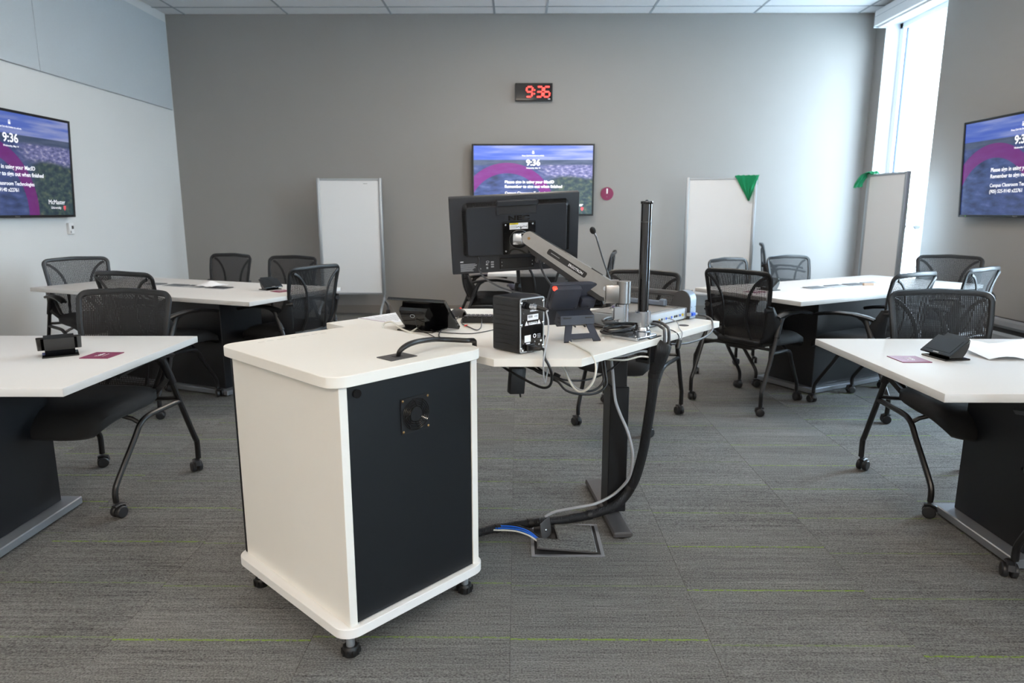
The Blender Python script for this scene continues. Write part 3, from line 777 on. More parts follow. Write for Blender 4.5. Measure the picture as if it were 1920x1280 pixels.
# ================================================================== items on the tables
def touch_panel(label, loc, rz, w=.15, tilt=38):
    """small glossy touch screen: wedge body on a flat plate; screen faces local -y"""
    t = thing('touch_panel', label, 'touch panel', loc, rz, 'table touch panels'); k = w/.165
    MB().box((0, 0, .003), (.135*k, .120*k, .006), bev=.001).build('base_plate', M['black_gloss'], t)
    T = Matrix.Translation((0, -.012*k, .052*k)) @ Matrix.Rotation(R(-(90-tilt)), 4, 'X')
    # body: curved wedge from the plate to the screen back
    prof = [(-.030, .006), (.032, .006), (.048, .030), (.058, .055), (.060, .082), (.046, .098), (.038, .092), (-.040, .030)]
    MB().prism([(a*k, b*k if b > .006 else b) for a, b in prof], -.055*k, .055*k, axis='x').build('body', M['black_gloss'], t)
    s = MB().box((0, 0, 0), (w, .008, .108*k), T=T, bev=.002).build('screen_housing', M['black_gloss'], t)
    MB().box((0, -.0045, .004*k), (w*.80, .001, .078*k), T=T).build('glass', M['black_gloss'], s)
    MB().box((0, -.0045, -.045*k), (.030*k, .001, .005*k), T=T).build('badge', M['grey_print'], s)
    return t
touch_panel('small black touch panel seen from behind on the near left table', (-1.82, 2.61, TZ), R(215))
touch_panel('small black touch panel with reflecting screen on the near right table', (1.674, 2.585, TZ), R(-80))
touch_panel('small black touch panel on the far left table', (-1.81, 4.90, TZ), R(52))
touch_panel('small black touch panel behind the chair at the window table', (1.83, 4.90, TZ), R(-62))
def placard(label, loc, rz, body, w=.112, d=.112):
    t = thing('table_card', label, 'card', loc, rz, 'maroon table cards')
    MB().box((0, 0, .0015), (w, d, .003), bev=.0005).build('card', M['maroon'], t)
    fit_text('print', body, .05, M['white_print'], t, (.0, .0, .0033), rot=(0, 0, 0), align='CENTER', ext=.0003, bold=.02)
    for k in range(4): MB().box((-.018+k*.012, -.015, .0033), (.007, .004, .0003)).build('print', M['white_print'], t)
    return t
placard('square maroon card lying on the near left table', (-1.645, 2.595, TZ), R(90), 'Table')
placard('square maroon card lying on the near right table', (1.512, 2.548, TZ), R(-90), 'Table')
placard('maroon card behind the side-on chair on the far left table', (-1.69, 4.79, TZ), R(52), 'Table')
placard('maroon card on the window table, seen through chair mesh', (1.69, 4.78, TZ), R(-62), 'Table')
def hatch(label, loc, rz, w=.19, d=.11, up=8):
    t = thing('cable_hatch', label, 'cable hatch', loc, rz, 'cable hatches in the tabletops')
    MB().box((0, 0, .0015), (w, d, .003), bev=.0006).build('frame', M['silver_body'], t)
    T = Matrix.Translation((0, d*.42, .004)) @ Matrix.Rotation(R(up), 4, 'X')
    MB().box((0, -d*.40, .002), (w*.9, d*.84, .004), T=T, bev=.001).build('lid', M['hatch'], t)
    return t
ax = Vector((cos(FRa), sin(FRa), 0)); nx = Vector((-sin(FRa), cos(FRa), 0)); C0 = Vector((FRc[0], FRc[1], TZ))
for d_, lab, up in ((-.30, 'dark cable hatch nearest the touch panel on the window table', 3), (-.06, 'open dark cable hatch, second along the window table', 8), (.16, 'dark cable hatch beside a tan wooden block on the window table', 3), (.38, 'dark cable hatch furthest along the window table', 9)):
    p = C0+ax*d_+nx*.01; hatch(lab, p, FRa+R(90) if 0 else FRa, up=up)
p = C0+ax*.205-nx*.075
tag(MB().box((0, 0, .010), (.085, .018, .020), bev=.001).build('wood_block', M['beige'], None, loc=p, rot=(0, 0, FRa+R(-20))), 'small tan block among the hatches on the window table', 'block')
ax = Vector((cos(FLa), sin(FLa), 0)); nx = Vector((-sin(FLa), cos(FLa), 0)); C0 = Vector((FLc[0], FLc[1], TZ))
for d_, lab, up in ((-.40, 'dark cable hatch furthest left on the far left table', 4), (-.16, 'dark cable hatch left of the crumpled paper on the far left table', 3), (.03, 'open dark cable hatch under the crumpled paper', 9), (.28, 'dark cable hatch right of the crumpled paper', 3)):
    p = C0+ax*d_+nx*.06; hatch(lab, p, FLa, up=up)
g = []
random.seed(3)
for i in range(9):
    g.append([(j*.022-.09, i*.020-.08, .008+.030*math.exp(-((i-4)**2+(j-4)**2)/7)+random.uniform(0, .008)) for j in range(9)])
p = C0+ax*.155+nx*.10
tag(MB().sheet(g, .0015).build('crumpled_paper', M['paper'], None, loc=p, rot=(0, 0, FLa), angle=15), 'crumpled white paper between the hatches on the far left table', 'paper')
# folded paper on the near right table
g = []
for i in range(7):
    v = i/6; row = []
    for j in range(12):
        u = j/11; z = .004+.02*v+.045*max(0, u-.38)*(1+.4*v)
        row.append((1.81+.36*u-.0*v, 2.535+.20*v+.02*(u < .3)*v, TZ+z+(.0 if u > .38 else .012*sin(u*8))))
    g.append(row)
tag(MB().sheet(g, .0012).build('folded_paper', M['paper'], None, angle=25), 'folded white paper with a curled end on the near right table', 'paper')

# ================================================================== equipment cabinet
CA = R(47.3); E1 = Vector((cos(CA), sin(CA), 0)); E2 = Vector((-sin(CA), cos(CA), 0))
cabc = Vector((-.477, 1.735, 0)) + E1*.256 + E2*.32
cab = thing('equipment_cabinet', 'white equipment cabinet with black locked door and fan grille', 'cabinet', cabc, CA)
bp_ = MB(); bevel_poly_plate(bp_, rrect(-.286, .282, -.336, .345, .055, 7), .088, .118, .0015); bp_.build('bottom_plate', M['white_edge'], cab)
tp_ = MB(); bevel_poly_plate(tp_, rrect(-.286, .282, -.336, .345, .055, 7), .828, .860, .0015); tp_.build('top_plate', M['lightened_lam'], cab)
for x0, x1 in ((-.256, -.230), (.230, .256)): MB().box(((x0+x1)/2, -.004, .473), (x1-x0, .632, .710), bev=.0012).build('side_panel', M['lightened_lam'], cab)
dr = MB().box((0, -.309, .473), (.457, .018, .704), bev=.001).build('door', M['black_lam'], cab)
MB().box((0, .320, .473), (.512, .012, .705), bev=.001).build('rear_panel', M['black_lam'], cab)
dx0 = -.256
lk = MB().cyl((dx0+.055, -.318, .802), (dx0+.055, -.326, .802), .0125, n=20).build('lock', M['black_gloss'], dr)
fx, fz = dx0+.257, .700
fg = MB()
bevel_poly_plate(fg, [(-.054, -.054), (.054, -.054), (.054, .054), (-.054, .054)], 0, .004, .0008, T=Matrix.Translation((fx, -.318, fz)) @ Matrix.Rotation(R(90), 4, 'X'))
fan = fg.build('fan_grille', M['black_plastic'], cab)
rg = MB()
for r_ in (.024, .030, .036, .042, .048):
    rg.tube([(fx+r_*cos(2*pi*k/28), -.3245, fz+r_*sin(2*pi*k/28)) for k in range(28)], .0011, 6, closed=True)
for a in (35, 80, 125, 170, 215, 260, 305, 350):
    rg.tube([(fx+.022*cos(R(a)), -.3245, fz+.022*sin(R(a))), (fx+.036*cos(R(a+14)), -.3245, fz+.036*sin(R(a+14))), (fx+.050*cos(R(a+24)), -.3245, fz+.050*sin(R(a+24)))], .0012, 6)
rg.build('grille_ring', M['black_gloss'], fan)
MB().cyl((fx, -.3222, fz), (fx, -.3255, fz), .021, n=28).build('hub', M['black_plastic'], fan)
for sx in (-1, 1):
    for sz in (-1, 1): MB().ball((fx+sx*.047, -.3225, fz+sz*.047), (.004, .002, .004), 10).build('screw', M['brass'], fan)
for x, y in ((-.230, -.275), (.230, -.275), (-.230, .275), (.230, .275)):
    f = MB().cyl((x, y, .028), (x, y, .09), .013, n=16).build('foot_post', M['alu'], cab)
    w = MB(); w.lathe([(.006, 0), (.022, 0), (.025, .005), (.025, .024), (.021, .030), (.006, .030)], (x, y, 0), 20)
    for k in range(10): w.box((x+.0255*cos(k*pi/5), y+.0255*sin(k*pi/5), .0145), (.005, .005, .018))
    w.build('foot_wheel', M['rubber'], f)
gp_ = cab.matrix_basis.inverted() @ Vector((-.362, 1.979, 0))
MB().box((gp_.x, gp_.y, .8613), (.098, .074, .0026), bev=.001, T=None).build('grommet_plate', M['dark_grey_body'], cab)
for k in range(2): MB().box((gp_.x, gp_.y+.0, .8628), (.03, .022, .0006)).build('slot', M['heater_dark'], cab) if k == 0 else None
sm = MB()
for k in range(9): sm.box((-.165+k*.028+.006*(k % 3), .285+.004*(k % 2), .86015), (.022, .003, .0004))
sm.build('scuff_mark', mat('faint grey scuff', rgb(190, 188, 184), .6, noise=.1), cab)
def cable(name, pts, r, m, label, smooth=5, n=8, cat='cable', group=None):
    return tag(MB().tube(pts, r, n, smooth=smooth).build(name, m, None, angle=80), label, cat, group)
cable('sleeved_cable', [(-.361, 1.980, .845), (-.358, 1.978, .864), (-.350, 1.972, .882), (-.332, 1.985, .895), (-.309, 2.02, .899), (-.279, 2.085, .893), (-.252, 2.13, .886), (-.209, 2.150, .8805), (-.17, 2.150, .8785), (-.150, 2.165, .876), (-.143, 2.19, .868), (-.143, 2.205, .845), (-.143, 2.205, .80)], [.0075]*3+[.0085]*10, M['cord_black'], 'black sleeved cable arching from the grommet over the cabinet top edge')

# ================================================================== presenter desk
DZ = .82
P1, P2, P3 = Vector((-.076, 2.135, 0)), Vector((.21, 2.137, 0)), Vector((.884, 2.912, 0))
FL_ = Vector((-.822, 2.856, 0)); P4 = P3 + E2*.58; P7 = FL_ + E1*.58
desk = thing('presenter_desk', 'white height-adjustable presenter desk with clipped corners and black legs', 'desk', (0, 0, 0))
dt = MB(); poly = [(p.x, p.y) for p in (P1, P2, P3, P4, P7, FL_)]
bevel_poly_plate(dt, poly, DZ-.026, DZ, .0012); dt.build('desktop', M['lightened_lam'], desk)
for sx, cx in ((1, .415), (-1, -.335)):
    T = Matrix.Translation((cx, 2.78, 0)) @ Matrix.Rotation(R(6*sx), 4, 'Z')
    f = MB(); f.box((-.02*sx, -.0, .018), (.078, .56, .024), T=T, bev=.006); f.build('foot', M['dark_grey_body'], desk)
    for sy in (-1, 1): MB().cyl(T @ Vector((-.02*sx, sy*.25, 0)), T @ Vector((-.02*sx, sy*.25, .008)), .02, n=14).build('glide', M['rubber'], desk)
    MB().box((0, -.03, .305), (.080, .12, .55), T=T, bev=.003).build('outer_column', M['table_black'], desk)
    MB().box((0, -.03, .67), (.064, .10, .24), T=T, bev=.003).build('inner_column', M['black_tube'], desk)
    MB().box((0, -.0, DZ-.036), (.075, .48, .018), T=T).build('top_bracket', M['black_tube'], desk)
MB().box((.04, 2.80, DZ-.045), (.74, .07, .035), bev=.003).build('crossbeam', M['black_tube'], desk)
cb_ = MB().box((.52, 2.62, DZ-.058), (.10, .16, .06), bev=.004, T=None); cb_.build('control_box', M['black_plastic'], desk)
MB().box((.40, 2.52, DZ-.045), (.18, .05, .035), bev=.003).build('cable_tray', M['black_plastic'], desk)
gr_ = MB().cyl((.70, 2.80, DZ), (.70, 2.80, DZ+.001), .022, n=20).build('cable_port', M['heater_dark'], desk)

# ================================================================== monitor speaker
sc_ = Vector((-.036, 2.2975, 0))
a_sp = math.atan2(2.287-2.200, .095-.009)                         # rear panel direction
spk = thing('monitor_speaker', 'black box speaker with cables plugged into its rear panel', 'speaker', (0, 0, DZ), 0)
front = Vector((.009, 2.200, 0)); u_ = Vector((cos(a_sp), sin(a_sp), 0)); v_ = Vector((-sin(a_sp), cos(a_sp), 0))
spk.location = front + u_*.060 + v_*.0655 + Vector((0, 0, DZ)); spk.rotation_euler = (0, 0, a_sp)
b = MB(); b.prism(rrect(-.060, .060, .003, .189, .008, 4), -.0625, .064, axis='y'); b.build('cabinet', M['black_plastic'], spk)
for sx in (-1, 1):
    r = MB()
    for k in range(10): r.box((sx*.0606, -.002, .022+k*.0162), (.0024, .112, .0145), bev=.0009)
    tag(r.build('side_rib', M['black_plastic'], spk), kind='stuff')
rp = MB().box((0, -.0632, .096), (.108, .0025, .176), bev=.0008).build('rear_panel', M['black_gloss'], spk)
o1, o2 = rrect(-.059, .059, .004, .188, .008, 4), rrect(-.0545, .0545, .0085, .1835, .006, 4); n_ = len(o1)
rm = MB(); vv = [(x, -.0630, z) for x, z in o1]+[(x, -.0655, z) for x, z in o1]+[(x, -.0655, z) for x, z in o2]+[(x, -.0630, z) for x, z in o2]
ff = [(k*n_+i, k*n_+(i+1) % n_, (k+1)*n_+(i+1) % n_, (k+1)*n_+i) for k in range(3) for i in range(n_)]
rm._add(vv, ff); rm.build('rim', M['silver_body'], spk)
for x in (-.053, .053):
    for z in (.018, .098, .172): MB().ball((x, -.0655, z), (.0055, .003, .0055), 10).build('panel_screw', M['chrome'], spk)
for x, z in ((-.043, .148), (-.043, .137), (.043, .133), (-.03, .180), (.036, .180), (-.043, .036), (-.044, .114)): MB().ball((x, -.0647, z), (.0025, .0014, .0025), 8).build('small_screw', M['dark_grey_body'], spk)
yb = -.0648
def plate(name, x, z, w, h, m, par): return MB().box((x, yb, z), (w, .0008, h)).build(name, m, par)
plate('name_plate', .003, .121, .053, .019, M['white_print'], spk)
fit_text('plate_text', 'FOSTEX', .021, M['heater_dark'], spk, (-.020, yb-.0006, .1205), height=.007, ext=.0002, bold=.02)
fit_text('plate_text', '6301', .016, M['grey_print'], spk, (.010, yb-.0006, .1205), height=.006, ext=.0002)
plate('input_label', .010, .143, .042, .0055, M['white_print'], spk); plate('caution_label', .003, .100, .042, .009, M['white_print'], spk)
fit_text('plate_text', 'CAUTION', .034, M['heater_dark'], spk, (-.014, yb-.0006, .0995), height=.005, ext=.0002)
for x in (-.028, .033): MB().prism([(x-.008, .095), (x+.008, .095), (x, .110)], yb-.0005, yb+.0003, axis='y').build('warning_triangle', M['white_print'], spk)
plate('serial_label', -.022, .050, .029, .023, M['paper'], spk); plate('inlet_label', -.020, .0335, .019, .004, M['white_print'], spk)
MB().tube([(.012+.006*cos(k*pi/6), yb, .056+.006*sin(k*pi/6)) for k in range(12)], .0016, 6, closed=True, flat=((0, 1, 0), .3)).build('approval_mark', M['white_print'], spk)
for k in range(4): plate('rating_text', .033, .060-k*.004, .018-.003*(k == 3), .0015, M['grey_print'], spk)
fit_text('plate_text', 'CE', .008, M['white_print'], spk, (.030, yb-.0004, .022), ext=.0002)
for x, z in ((.043, .036), (-.046, .012)): MB().cyl((x, -.0648, z), (x, -.0656, z), .0038, n=14).build('round_sticker', M['white_print'], spk)
MB().tube([(.010, yb, .0365), (.014, yb, .0365)], .003, 6).build('mark', M['grey_print'], spk)
MB().cyl((-.018, -.0645, .160), (-.018, -.073, .160), .011, n=18).build('input_jack', M['black_plastic'], spk)
MB().box((-.010, -.068, .019), (.040, .008, .026), bev=.003).build('power_inlet', M['black_plastic'], spk)

# plugs and cables of the speaker
def wl(o, p): return o.matrix_basis @ Vector(p)
MW = Matrix.LocRotScale(spk.location, spk.rotation_euler.to_quaternion(), None)
def W3(x, y, z): return MW @ Vector((x, y, z))
t = thing('audio_cable', 'grey cable with metal plug leaving the speaker top socket', 'cable', W3(-.018, -.074, .160))
def rel(o, pts): return [Vector(p)-o.location for p in pts]
pl = MB(); pl.tube(rel(t, [W3(-.018, -.073, .160), W3(-.010, -.098, .158)]), .0098, 16); pl.tube(rel(t, [W3(-.014, -.084, .160), W3(-.013, -.087, .160)]), .0125, 16); pl.build('plug', M['chrome'], t)
MB().tube(rel(t, [W3(-.010, -.098, .158), W3(.0, -.122, .152), W3(.004, -.132, .149)]), [.0092, .007, .0045], 14).build('plug_boot', M['cord_black'], t)
a0 = W3(.004, -.132, .149)
MB().tube(rel(t, [a0, (.096, 2.19, .966), (.1015, 2.185, .939), (.102, 2.178, .905), (.095, 2.155, .865), (.087, 2.122, .835), (.084, 2.112, .80), (.0885, 2.135, .745), (.094, 2.17, .735), (.099, 2.2, .747), (.109, 2.26, .775), (.112, 2.30, .79)]), .0026, 8, smooth=5).build('cord', M['cord_grey'], t)
t = thing('power_cable', 'thick black power cable looping from the speaker below the desk edge', 'cable', W3(-.010, -.074, .019))
MB().box((0, 0, 0), (.022, .036, .016), bev=.003, T=Matrix.Rotation(a_sp, 4, 'Z')).build('plug', M['black_plastic'], t)
MB().tube(rel(t, [W3(-.010, -.09, .019), W3(-.004, -.108, .018)]), [.008, .005], 10).build('plug_boot', M['cord_black'], t)
MB().tube(rel(t, [W3(-.008, -.10, .019), W3(.002, -.118, .0165), (.089, 2.128, .826), (.101, 2.113, .806), (.111, 2.118, .776), (.111, 2.14, .739), (.1, 2.17, .716), (.076, 2.2, .71), (.028, 2.24, .724), (-.018, 2.28, .741), (-.05, 2.3, .757), (-.09, 2.33, .79)]), .0046, 10, smooth=5).build('cord', M['cord_black'], t)

# ================================================================== desk phone (seen from behind)
ph = thing('desk_phone', 'dark desk phone seen from behind, on an angled stand with red light', 'phone', (.2375, 2.436, DZ), R(18))
st = MB(); N = 10
for sx in (-1, 1):
    st.sheet([[(sx*.073, -.008, 0.002), (sx*.043, -.008, .002)], [(sx*.068, .004, .016), (sx*.042, .004, .016)], [(sx*.054, .028, .062), (sx*.026, .028, .062)]], .006)
st.sheet([[(-.045, .000, .011), (.045, .000, .011)], [(-.045, .010, .028), (.045, .010, .028)]], .006)
st.build('stand', M['navy_plastic'], ph)
mb_ = MB().prism([(.018, .062), (.022, .094), (.062, .108), (.085, .062), (.06, .05)], -.076, .058, axis='x').build('mount_box', M['navy_plastic'], ph)
for x in (-.05, .036): MB().box((x, .0205, .086), (.030, .003, .005)).build('slot', M['heater_dark'], mb_)
for z in (.070, .086): MB().box((-.0762, .040, z), (.002, .016, .004)).build('slot', M['heater_dark'], mb_)
TS = Matrix.Translation((0, .028, .197)) @ Matrix.Rotation(R(33), 4, 'X')       # slab plane: local z down the slope
sl = MB(); sl.box((-.010, .026, -.098), (.186, .022, .200), T=TS, bev=.007, seg=2); sl.build('phone_body', M['navy_plastic'], ph)
dm = MB(); dm.box((-.045, .004, -.048), (.112, .030, .098), T=TS, bev=.009, seg=2); dm = dm.build('display_module', M['navy_plastic'], ph)
for x in (-.092, -.004): MB().ball(TS @ Vector((x, -.0115, -.088)), .0025, 8).build('screw', M['heater_dark'], dm)
MB().box((-.094, .003, -.004), (.018, .020, .012), T=TS, bev=.004).build('message_light', M['red_led'], ph)
cr = MB(); cr.box((.050, .006, -.075), (.060, .034, .045), T=TS, bev=.009, seg=2); cr.build('cradle', M['navy_plastic'], ph)
hs = MB(); hs.box((.050, .046, -.060), (.046, .034, .052), T=TS, bev=.010, seg=2); hs.box((.050, .062, -.09), (.040, .022, .16), T=TS, bev=.009, seg=2); hs.box((.050, .050, -.165), (.046, .034, .045), T=TS, bev=.010, seg=2); hs.build('handset', M['navy_plastic'], ph)
MB().ball(TS @ Vector((.052, -.0115, -.086)), .003, 8).build('screw', M['heater_dark'], ph)
coil = [Vector((.060+.11*k/160-.03, 2.475+.01*sin(k*.02)+.006*cos(k*.95), DZ+.0085+.006*sin(k*.95))) for k in range(110)]
cc_ = MB().tube(coil, .0022, 6).build('coiled_cord', M['cord_black'], ph, angle=80)
cc_.matrix_parent_inverse = Matrix.LocRotScale(ph.location, ph.rotation_euler.to_quaternion(), None).inverted()
cable('network_cable', [(.205, 2.45, DZ+.008), (.191, 2.413, DZ+.004), (.2, 2.38, DZ+.0035), (.224, 2.305, DZ+.0035), (.246, 2.215, DZ+.004), (.249, 2.165, DZ+.002), (.257, 2.150, DZ-.02), (.255, 2.142, .760), (.240, 2.15, .725), (.22, 2.17, .702), (.2, 2.2, .698), (.183, 2.23, .715), (.164, 2.27, .752), (.15, 2.30, .785)], .0034, M['cord_white'], 'cream network cable hanging from the phone over the desk corner')

# ================================================================== monitor on its arm
mon = thing('computer_monitor', 'black monitor seen from behind, held by a silver arm', 'monitor', (0, 0, 0))
mon.rotation_mode = 'QUATERNION'
mm_ = Matrix.Rotation(.150, 4, 'Z') @ Matrix.Rotation(.288, 4, 'X') @ Matrix.Rotation(-.054, 4, 'Y')
mon.location = (-.008, 2.68, 1.203); mon.rotation_quaternion = mm_.to_quaternion()
MN = Matrix.LocRotScale(mon.location, mon.rotation_quaternion, None)
MB().box((0, .016, 0), (.508, .032, .310), bev=.004, seg=2).build('housing', M['monitor_black'], mon)
MB().box((0, .0325, .004), (.478, .002, .285)).build('screen', M['black_gloss'], mon)
bu = MB(); v0 = rrect(-.206, .212, -.086, .133, .018, 5); v1 = rrect(-.190, .198, -.070, .121, .010, 5); n_ = len(v0)
bu._add([(x, .002, z) for x, z in v0]+[(x, -.024, z) for x, z in v1], [tuple(range(n_, 2*n_))]+[(i, (i+1) % n_, n_+(i+1) % n_, n_+i) for i in range(n_)])
bu = bu.build('rear_bulge', M['monitor_black'], mon)
rd = MB()
for k in range(27):
    for x in (-.186+k*.0042, .088+k*.0042): rd.box((x, -.010, .124), (.0016, .020, .022), T=None)
for k in range(42):
    z = .108-k*.0043
    rd.box((-.1985, -.010, z), (.016, .018, .0016)); rd.box((.2055, -.010, z), (.014, .018, .0016))
tag(rd.build('vent_rib', M['black_tube'], bu), kind='stuff')
hn = MB(); hn.box((.005, -.020, .134), (.156, .030, .020), bev=.002); hn.box((-.072, -.020, .112), (.006, .016, .05)); hn.box((.082, -.020, .112), (.006, .016, .05)); hn.box((.005, -.024, .088), (.156, .010, .006)); hn.build('carry_handle', M['monitor_black'], mon)
MB().box((.005, -.0242, .108), (.148, .002, .036)).build('handle_recess', M['heater_dark'], mon)
fit_text('maker_name', 'NEC', .082, M['black_gloss'], mon, (.011, -.0245, .0655), align='CENTER', height=.019, ext=.0012, bold=.035)
vp = MB().box((.011, -.029, -.005), (.128, .010, .132), bev=.002).build('mounting_plate', M['black_gloss'], mon)
for sx in (-1, 1):
    for sz in (-1, 1): MB().ball((.011+sx*.053, -.034, -.003+sz*.053), (.004, .002, .004), 10).build('screw', M['chrome'], vp)
MB().box((.009, -.0343, .044), (.072, .0008, .025)).build('warning_label', M['paper'], mon)
MB().box((-.010, -.0349, .0535), (.034, .0004, .006)).build('warning_stripe', M['label_yellow'], mon)
fit_text('label_text', 'WARNING', .022, M['heater_dark'], mon, (-.012, -.0353, .0515), align='CENTER', ext=.0002)
dg_ = MB(); dg_.tube([(.0, -.035, .040), (.010, -.035, .042), (.016, -.035, .036), (.026, -.035, .043), (.040, -.035, .041)], .0012, 6); dg_.box((.017, -.0348, .038), (.003, .0006, .012)); dg_.box((.041, -.0348, .042), (.0015, .0006, .012)); dg_.build('label_drawing', M['heater_dark'], mon)
for k in range(4): MB().box((-.012, -.0348, .0465-k*.0035), (.028, .0003, .0012)).build('label_line', M['grey_print'], mon)
ring = MB(); ring.tube([(.010+.036*cos(2*pi*k/32), -.038, -.008+.036*sin(2*pi*k/32)) for k in range(32)], .0035, 8, closed=True); ring.cyl((.010, -.034, -.008), (.010, -.037, -.008), .034, n=32); ring.build('swivel_ring', M['black_tube'], mon)
x0 = -.222
fit_text('maker_name', 'NEC', .013, M['white_print'], mon, (x0, -.0012, -.105), ext=.0003, bold=.03)
plate_y = -.0008
for k in range(8):
    wd = (.060, .066, .064, .056, .060, .052, .048, .052)[k]
    MB().box((x0+wd/2, plate_y, -.113-k*.0042), (wd, .0006, .0019)).build('spec_line', M['grey_print'], mon)
fit_text('maker_note', 'FC', .009, M['white_print'], mon, (-.120, -.0012, -.122), ext=.0003, bold=.02)
icn = MB(); icn.tube([(-.113+.006*cos(k*pi/6), -.001, -.108+.0038*sin(k*pi/6)) for k in range(12)], .0012, 6, closed=True)
icn.prism([(-.146, -.138), (-.138, -.138), (-.142, -.131)], -.0012, -.0002, axis='y'); icn.box((-.115, -.0008, -.134), (.007, .0008, .008))
for k in range(3): icn.box((-.094, -.0008, -.110-k*.010), (.012, .0008, .006))
icn.build('approval_mark', M['grey_print'], mon)
rc = MB(); rc.box((.006, -.002, -.119), (.140, .004, .046), bev=.002); rc = rc.build('stand_cover', M['chair_plastic'], mon)
for x in (-.034, .049): MB().box((x, -.0045, -.119), (.002, .001, .030)).build('groove', M['heater_dark'], rc)
for x in (-.056, .067):
    for z in (-.112, -.127): MB().ball((x, -.0045, z), (.0022, .001, .0022), 8).build('clip', M['grey_print'], rc)
MB().box((.136, -.0008, -.118), (.044, .0008, .024)).build('serial_label', M['paper'], mon)
for k in range(9): MB().box((.120+k*.0036, -.0014, -.112), (.0014+.0006*(k % 3), .0004, .006)).build('bar_line', M['heater_dark'], mon)
# arm
arm = thing('monitor_mount', 'silver articulated monitor arm clamped to the desk edge', 'monitor arm', (.480, 2.550, DZ))
A0 = arm.location.copy()
def loc3(p): return Vector(p)-A0
Bp, Ep = Vector((.331, 2.515, 1.010)), Vector((.047, 2.565, 1.192))
xa = (Bp-Ep).normalized(); ya = Vector((0, 0, 1)).cross(xa).normalized(); za = xa.cross(ya)
TA = Matrix.Translation(loc3(Ep)) @ Matrix(((xa.x, ya.x, za.x, 0), (xa.y, ya.y, za.y, 0), (xa.z, ya.z, za.z, 0), (0, 0, 0, 1)))
LA = (Bp-Ep).length
def capsule(r0, r1, L, x0=0, n=10):
    out = [(x0+r0*cos(R(90+180*k/n)), r0*sin(R(90+180*k/n))) for k in range(n+1)]
    return out + [(L+r1*cos(R(-90+180*k/n)), r1*sin(R(-90+180*k/n))) for k in range(n+1)]
ab = MB(); ab.prism(capsule(.026, .034, LA), -.021, .024, T=TA, axis='y')
bmesh.ops.bevel(ab.bm, geom=[e for e in ab.bm.edges if len(e.link_faces) == 2 and e.calc_face_angle(0) > 1.2], offset=.003, segments=2, affect='EDGES')
ab.build('upper_arm', M['brushed'], arm)
MB().prism([(.010, -.030), (.035, -.044), (LA-.03, -.052), (LA+.006, -.051), (LA+.032, -.034), (LA, -.02), (.01, -.01)], -.020, .020, T=TA, axis='y').build('underside_cover', M['black_plastic'], arm)
lb = MB(); lb.prism([(x+.17+.0, z+.0) for x, z in rrect(-.085, .085, -.011, .011, .006, 4)], -.0222, -.0208, T=TA, axis='y'); lb.build('name_plate', M['black_plastic'], arm)
tx = fit_text('maker_name', 'ERGOTRON', .062, M['white_print'], arm, (0, 0, 0), height=.010, ext=.0003, bold=.015)
tx.matrix_local = TA @ Matrix.Translation((.178, -.0226, -.005)) @ Matrix.Rotation(R(90), 4, 'X')
MB().box((.118, -.0225, .0), (.038, .0006, .0022), T=TA).build('print_line', M['grey_print'], arm)
for x, r_ in ((0, .0055), (LA, .0085)): MB().cyl(TA @ Vector((x, -.0205, 0)), TA @ Vector((x, -.0235, 0)), r_, n=18).build('pivot_bolt', M['brass'] if x == 0 else M['chrome'], arm)
MB().box((LA-.06, 0, .0335), (.05, .022, .004), T=TA, bev=.001).build('adjuster_cover', M['chair_plastic'], arm)
# head: knuckle between arm tip and monitor plate
ring_c = MN @ Vector((.010, -.040, -.008))
kn = MB()
k0 = loc3(ring_c); k1 = loc3(Ep)
kd = Vector((.03, -.055, .004))
kn.tube([k0, k0+Vector((.0, -.018, .0))], .020, 14)
kn.box((0, 0, 0), (.040, .030, .044), T=Matrix.Translation(k0+Vector((-.004, -.030, .002))) @ Matrix.Rotation(R(-8), 4, 'Z'), bev=.005, seg=2)
for z in (-.013, .016): kn.tube([k0+Vector((.006, -.030, z)), k0.lerp(k1, .75)+Vector((0, -.006, z*.9)), k1+Vector((-.016, 0, z*.7))], [.010, .009, .007], 10)
kn.build('head_knuckle', M['chrome'], arm)
MB().tube([k0+Vector((.012, -.028, 0)), k1], .008, 10).build('head_pin', M['dark_grey_body'], arm)
# elbow block, lower knuckle, link, collar, post, pole, base
eb = MB(); q = Vector((.3955, 2.505, 0))
eb.cyl(loc3((q.x, q.y, .955)), loc3((q.x, q.y, 1.036)), .028, n=24)
eb.box((0, 0, 0), (.070, .046, .070), T=Matrix.Translation(loc3((.362, 2.507, .990))), bev=.008, seg=2)
eb.prism([(-.004, -.045), (.05, -.045), (.05, .040), (.004, .040), (-.012, .016)], -.018, .022, T=Matrix.Translation(loc3((.330, 2.513, .999))), axis='y')
eb.build('elbow_block', M['brushed'], arm)
kb = MB(); kb.cyl(loc3((q.x-.004, q.y, .886)), loc3((q.x-.004, q.y, .951)), .0265, n=24); kb.box((0, 0, 0), (.036, .050, .050), T=Matrix.Translation(loc3((q.x-.020, q.y-.002, .918))), bev=.004)
kb.build('lower_knuckle', M['chrome'], arm)
MB().cyl(loc3((q.x-.002, q.y, .950)), loc3((q.x-.002, q.y, .956)), .024, n=20).build('washer', M['heater_dark'], arm)
lk_ = MB(); T = Matrix.Translation(loc3((q.x, q.y, .896))) @ Matrix.Rotation(math.atan2(.045, .0845), 4, 'Z')
lk_.prism([(0, -.010), (.0, .024), (.03, .020), (.096, .016), (.096, -.022), (.04, -.016)], -.020, .020, T=T, axis='y'); lk_.build('link_arm', M['chrome'], arm)
co = MB(); co.cyl(loc3((.48, 2.55, .868)), loc3((.48, 2.55, .918)), .030, n=24); co.build('collar', M['chrome'], arm)
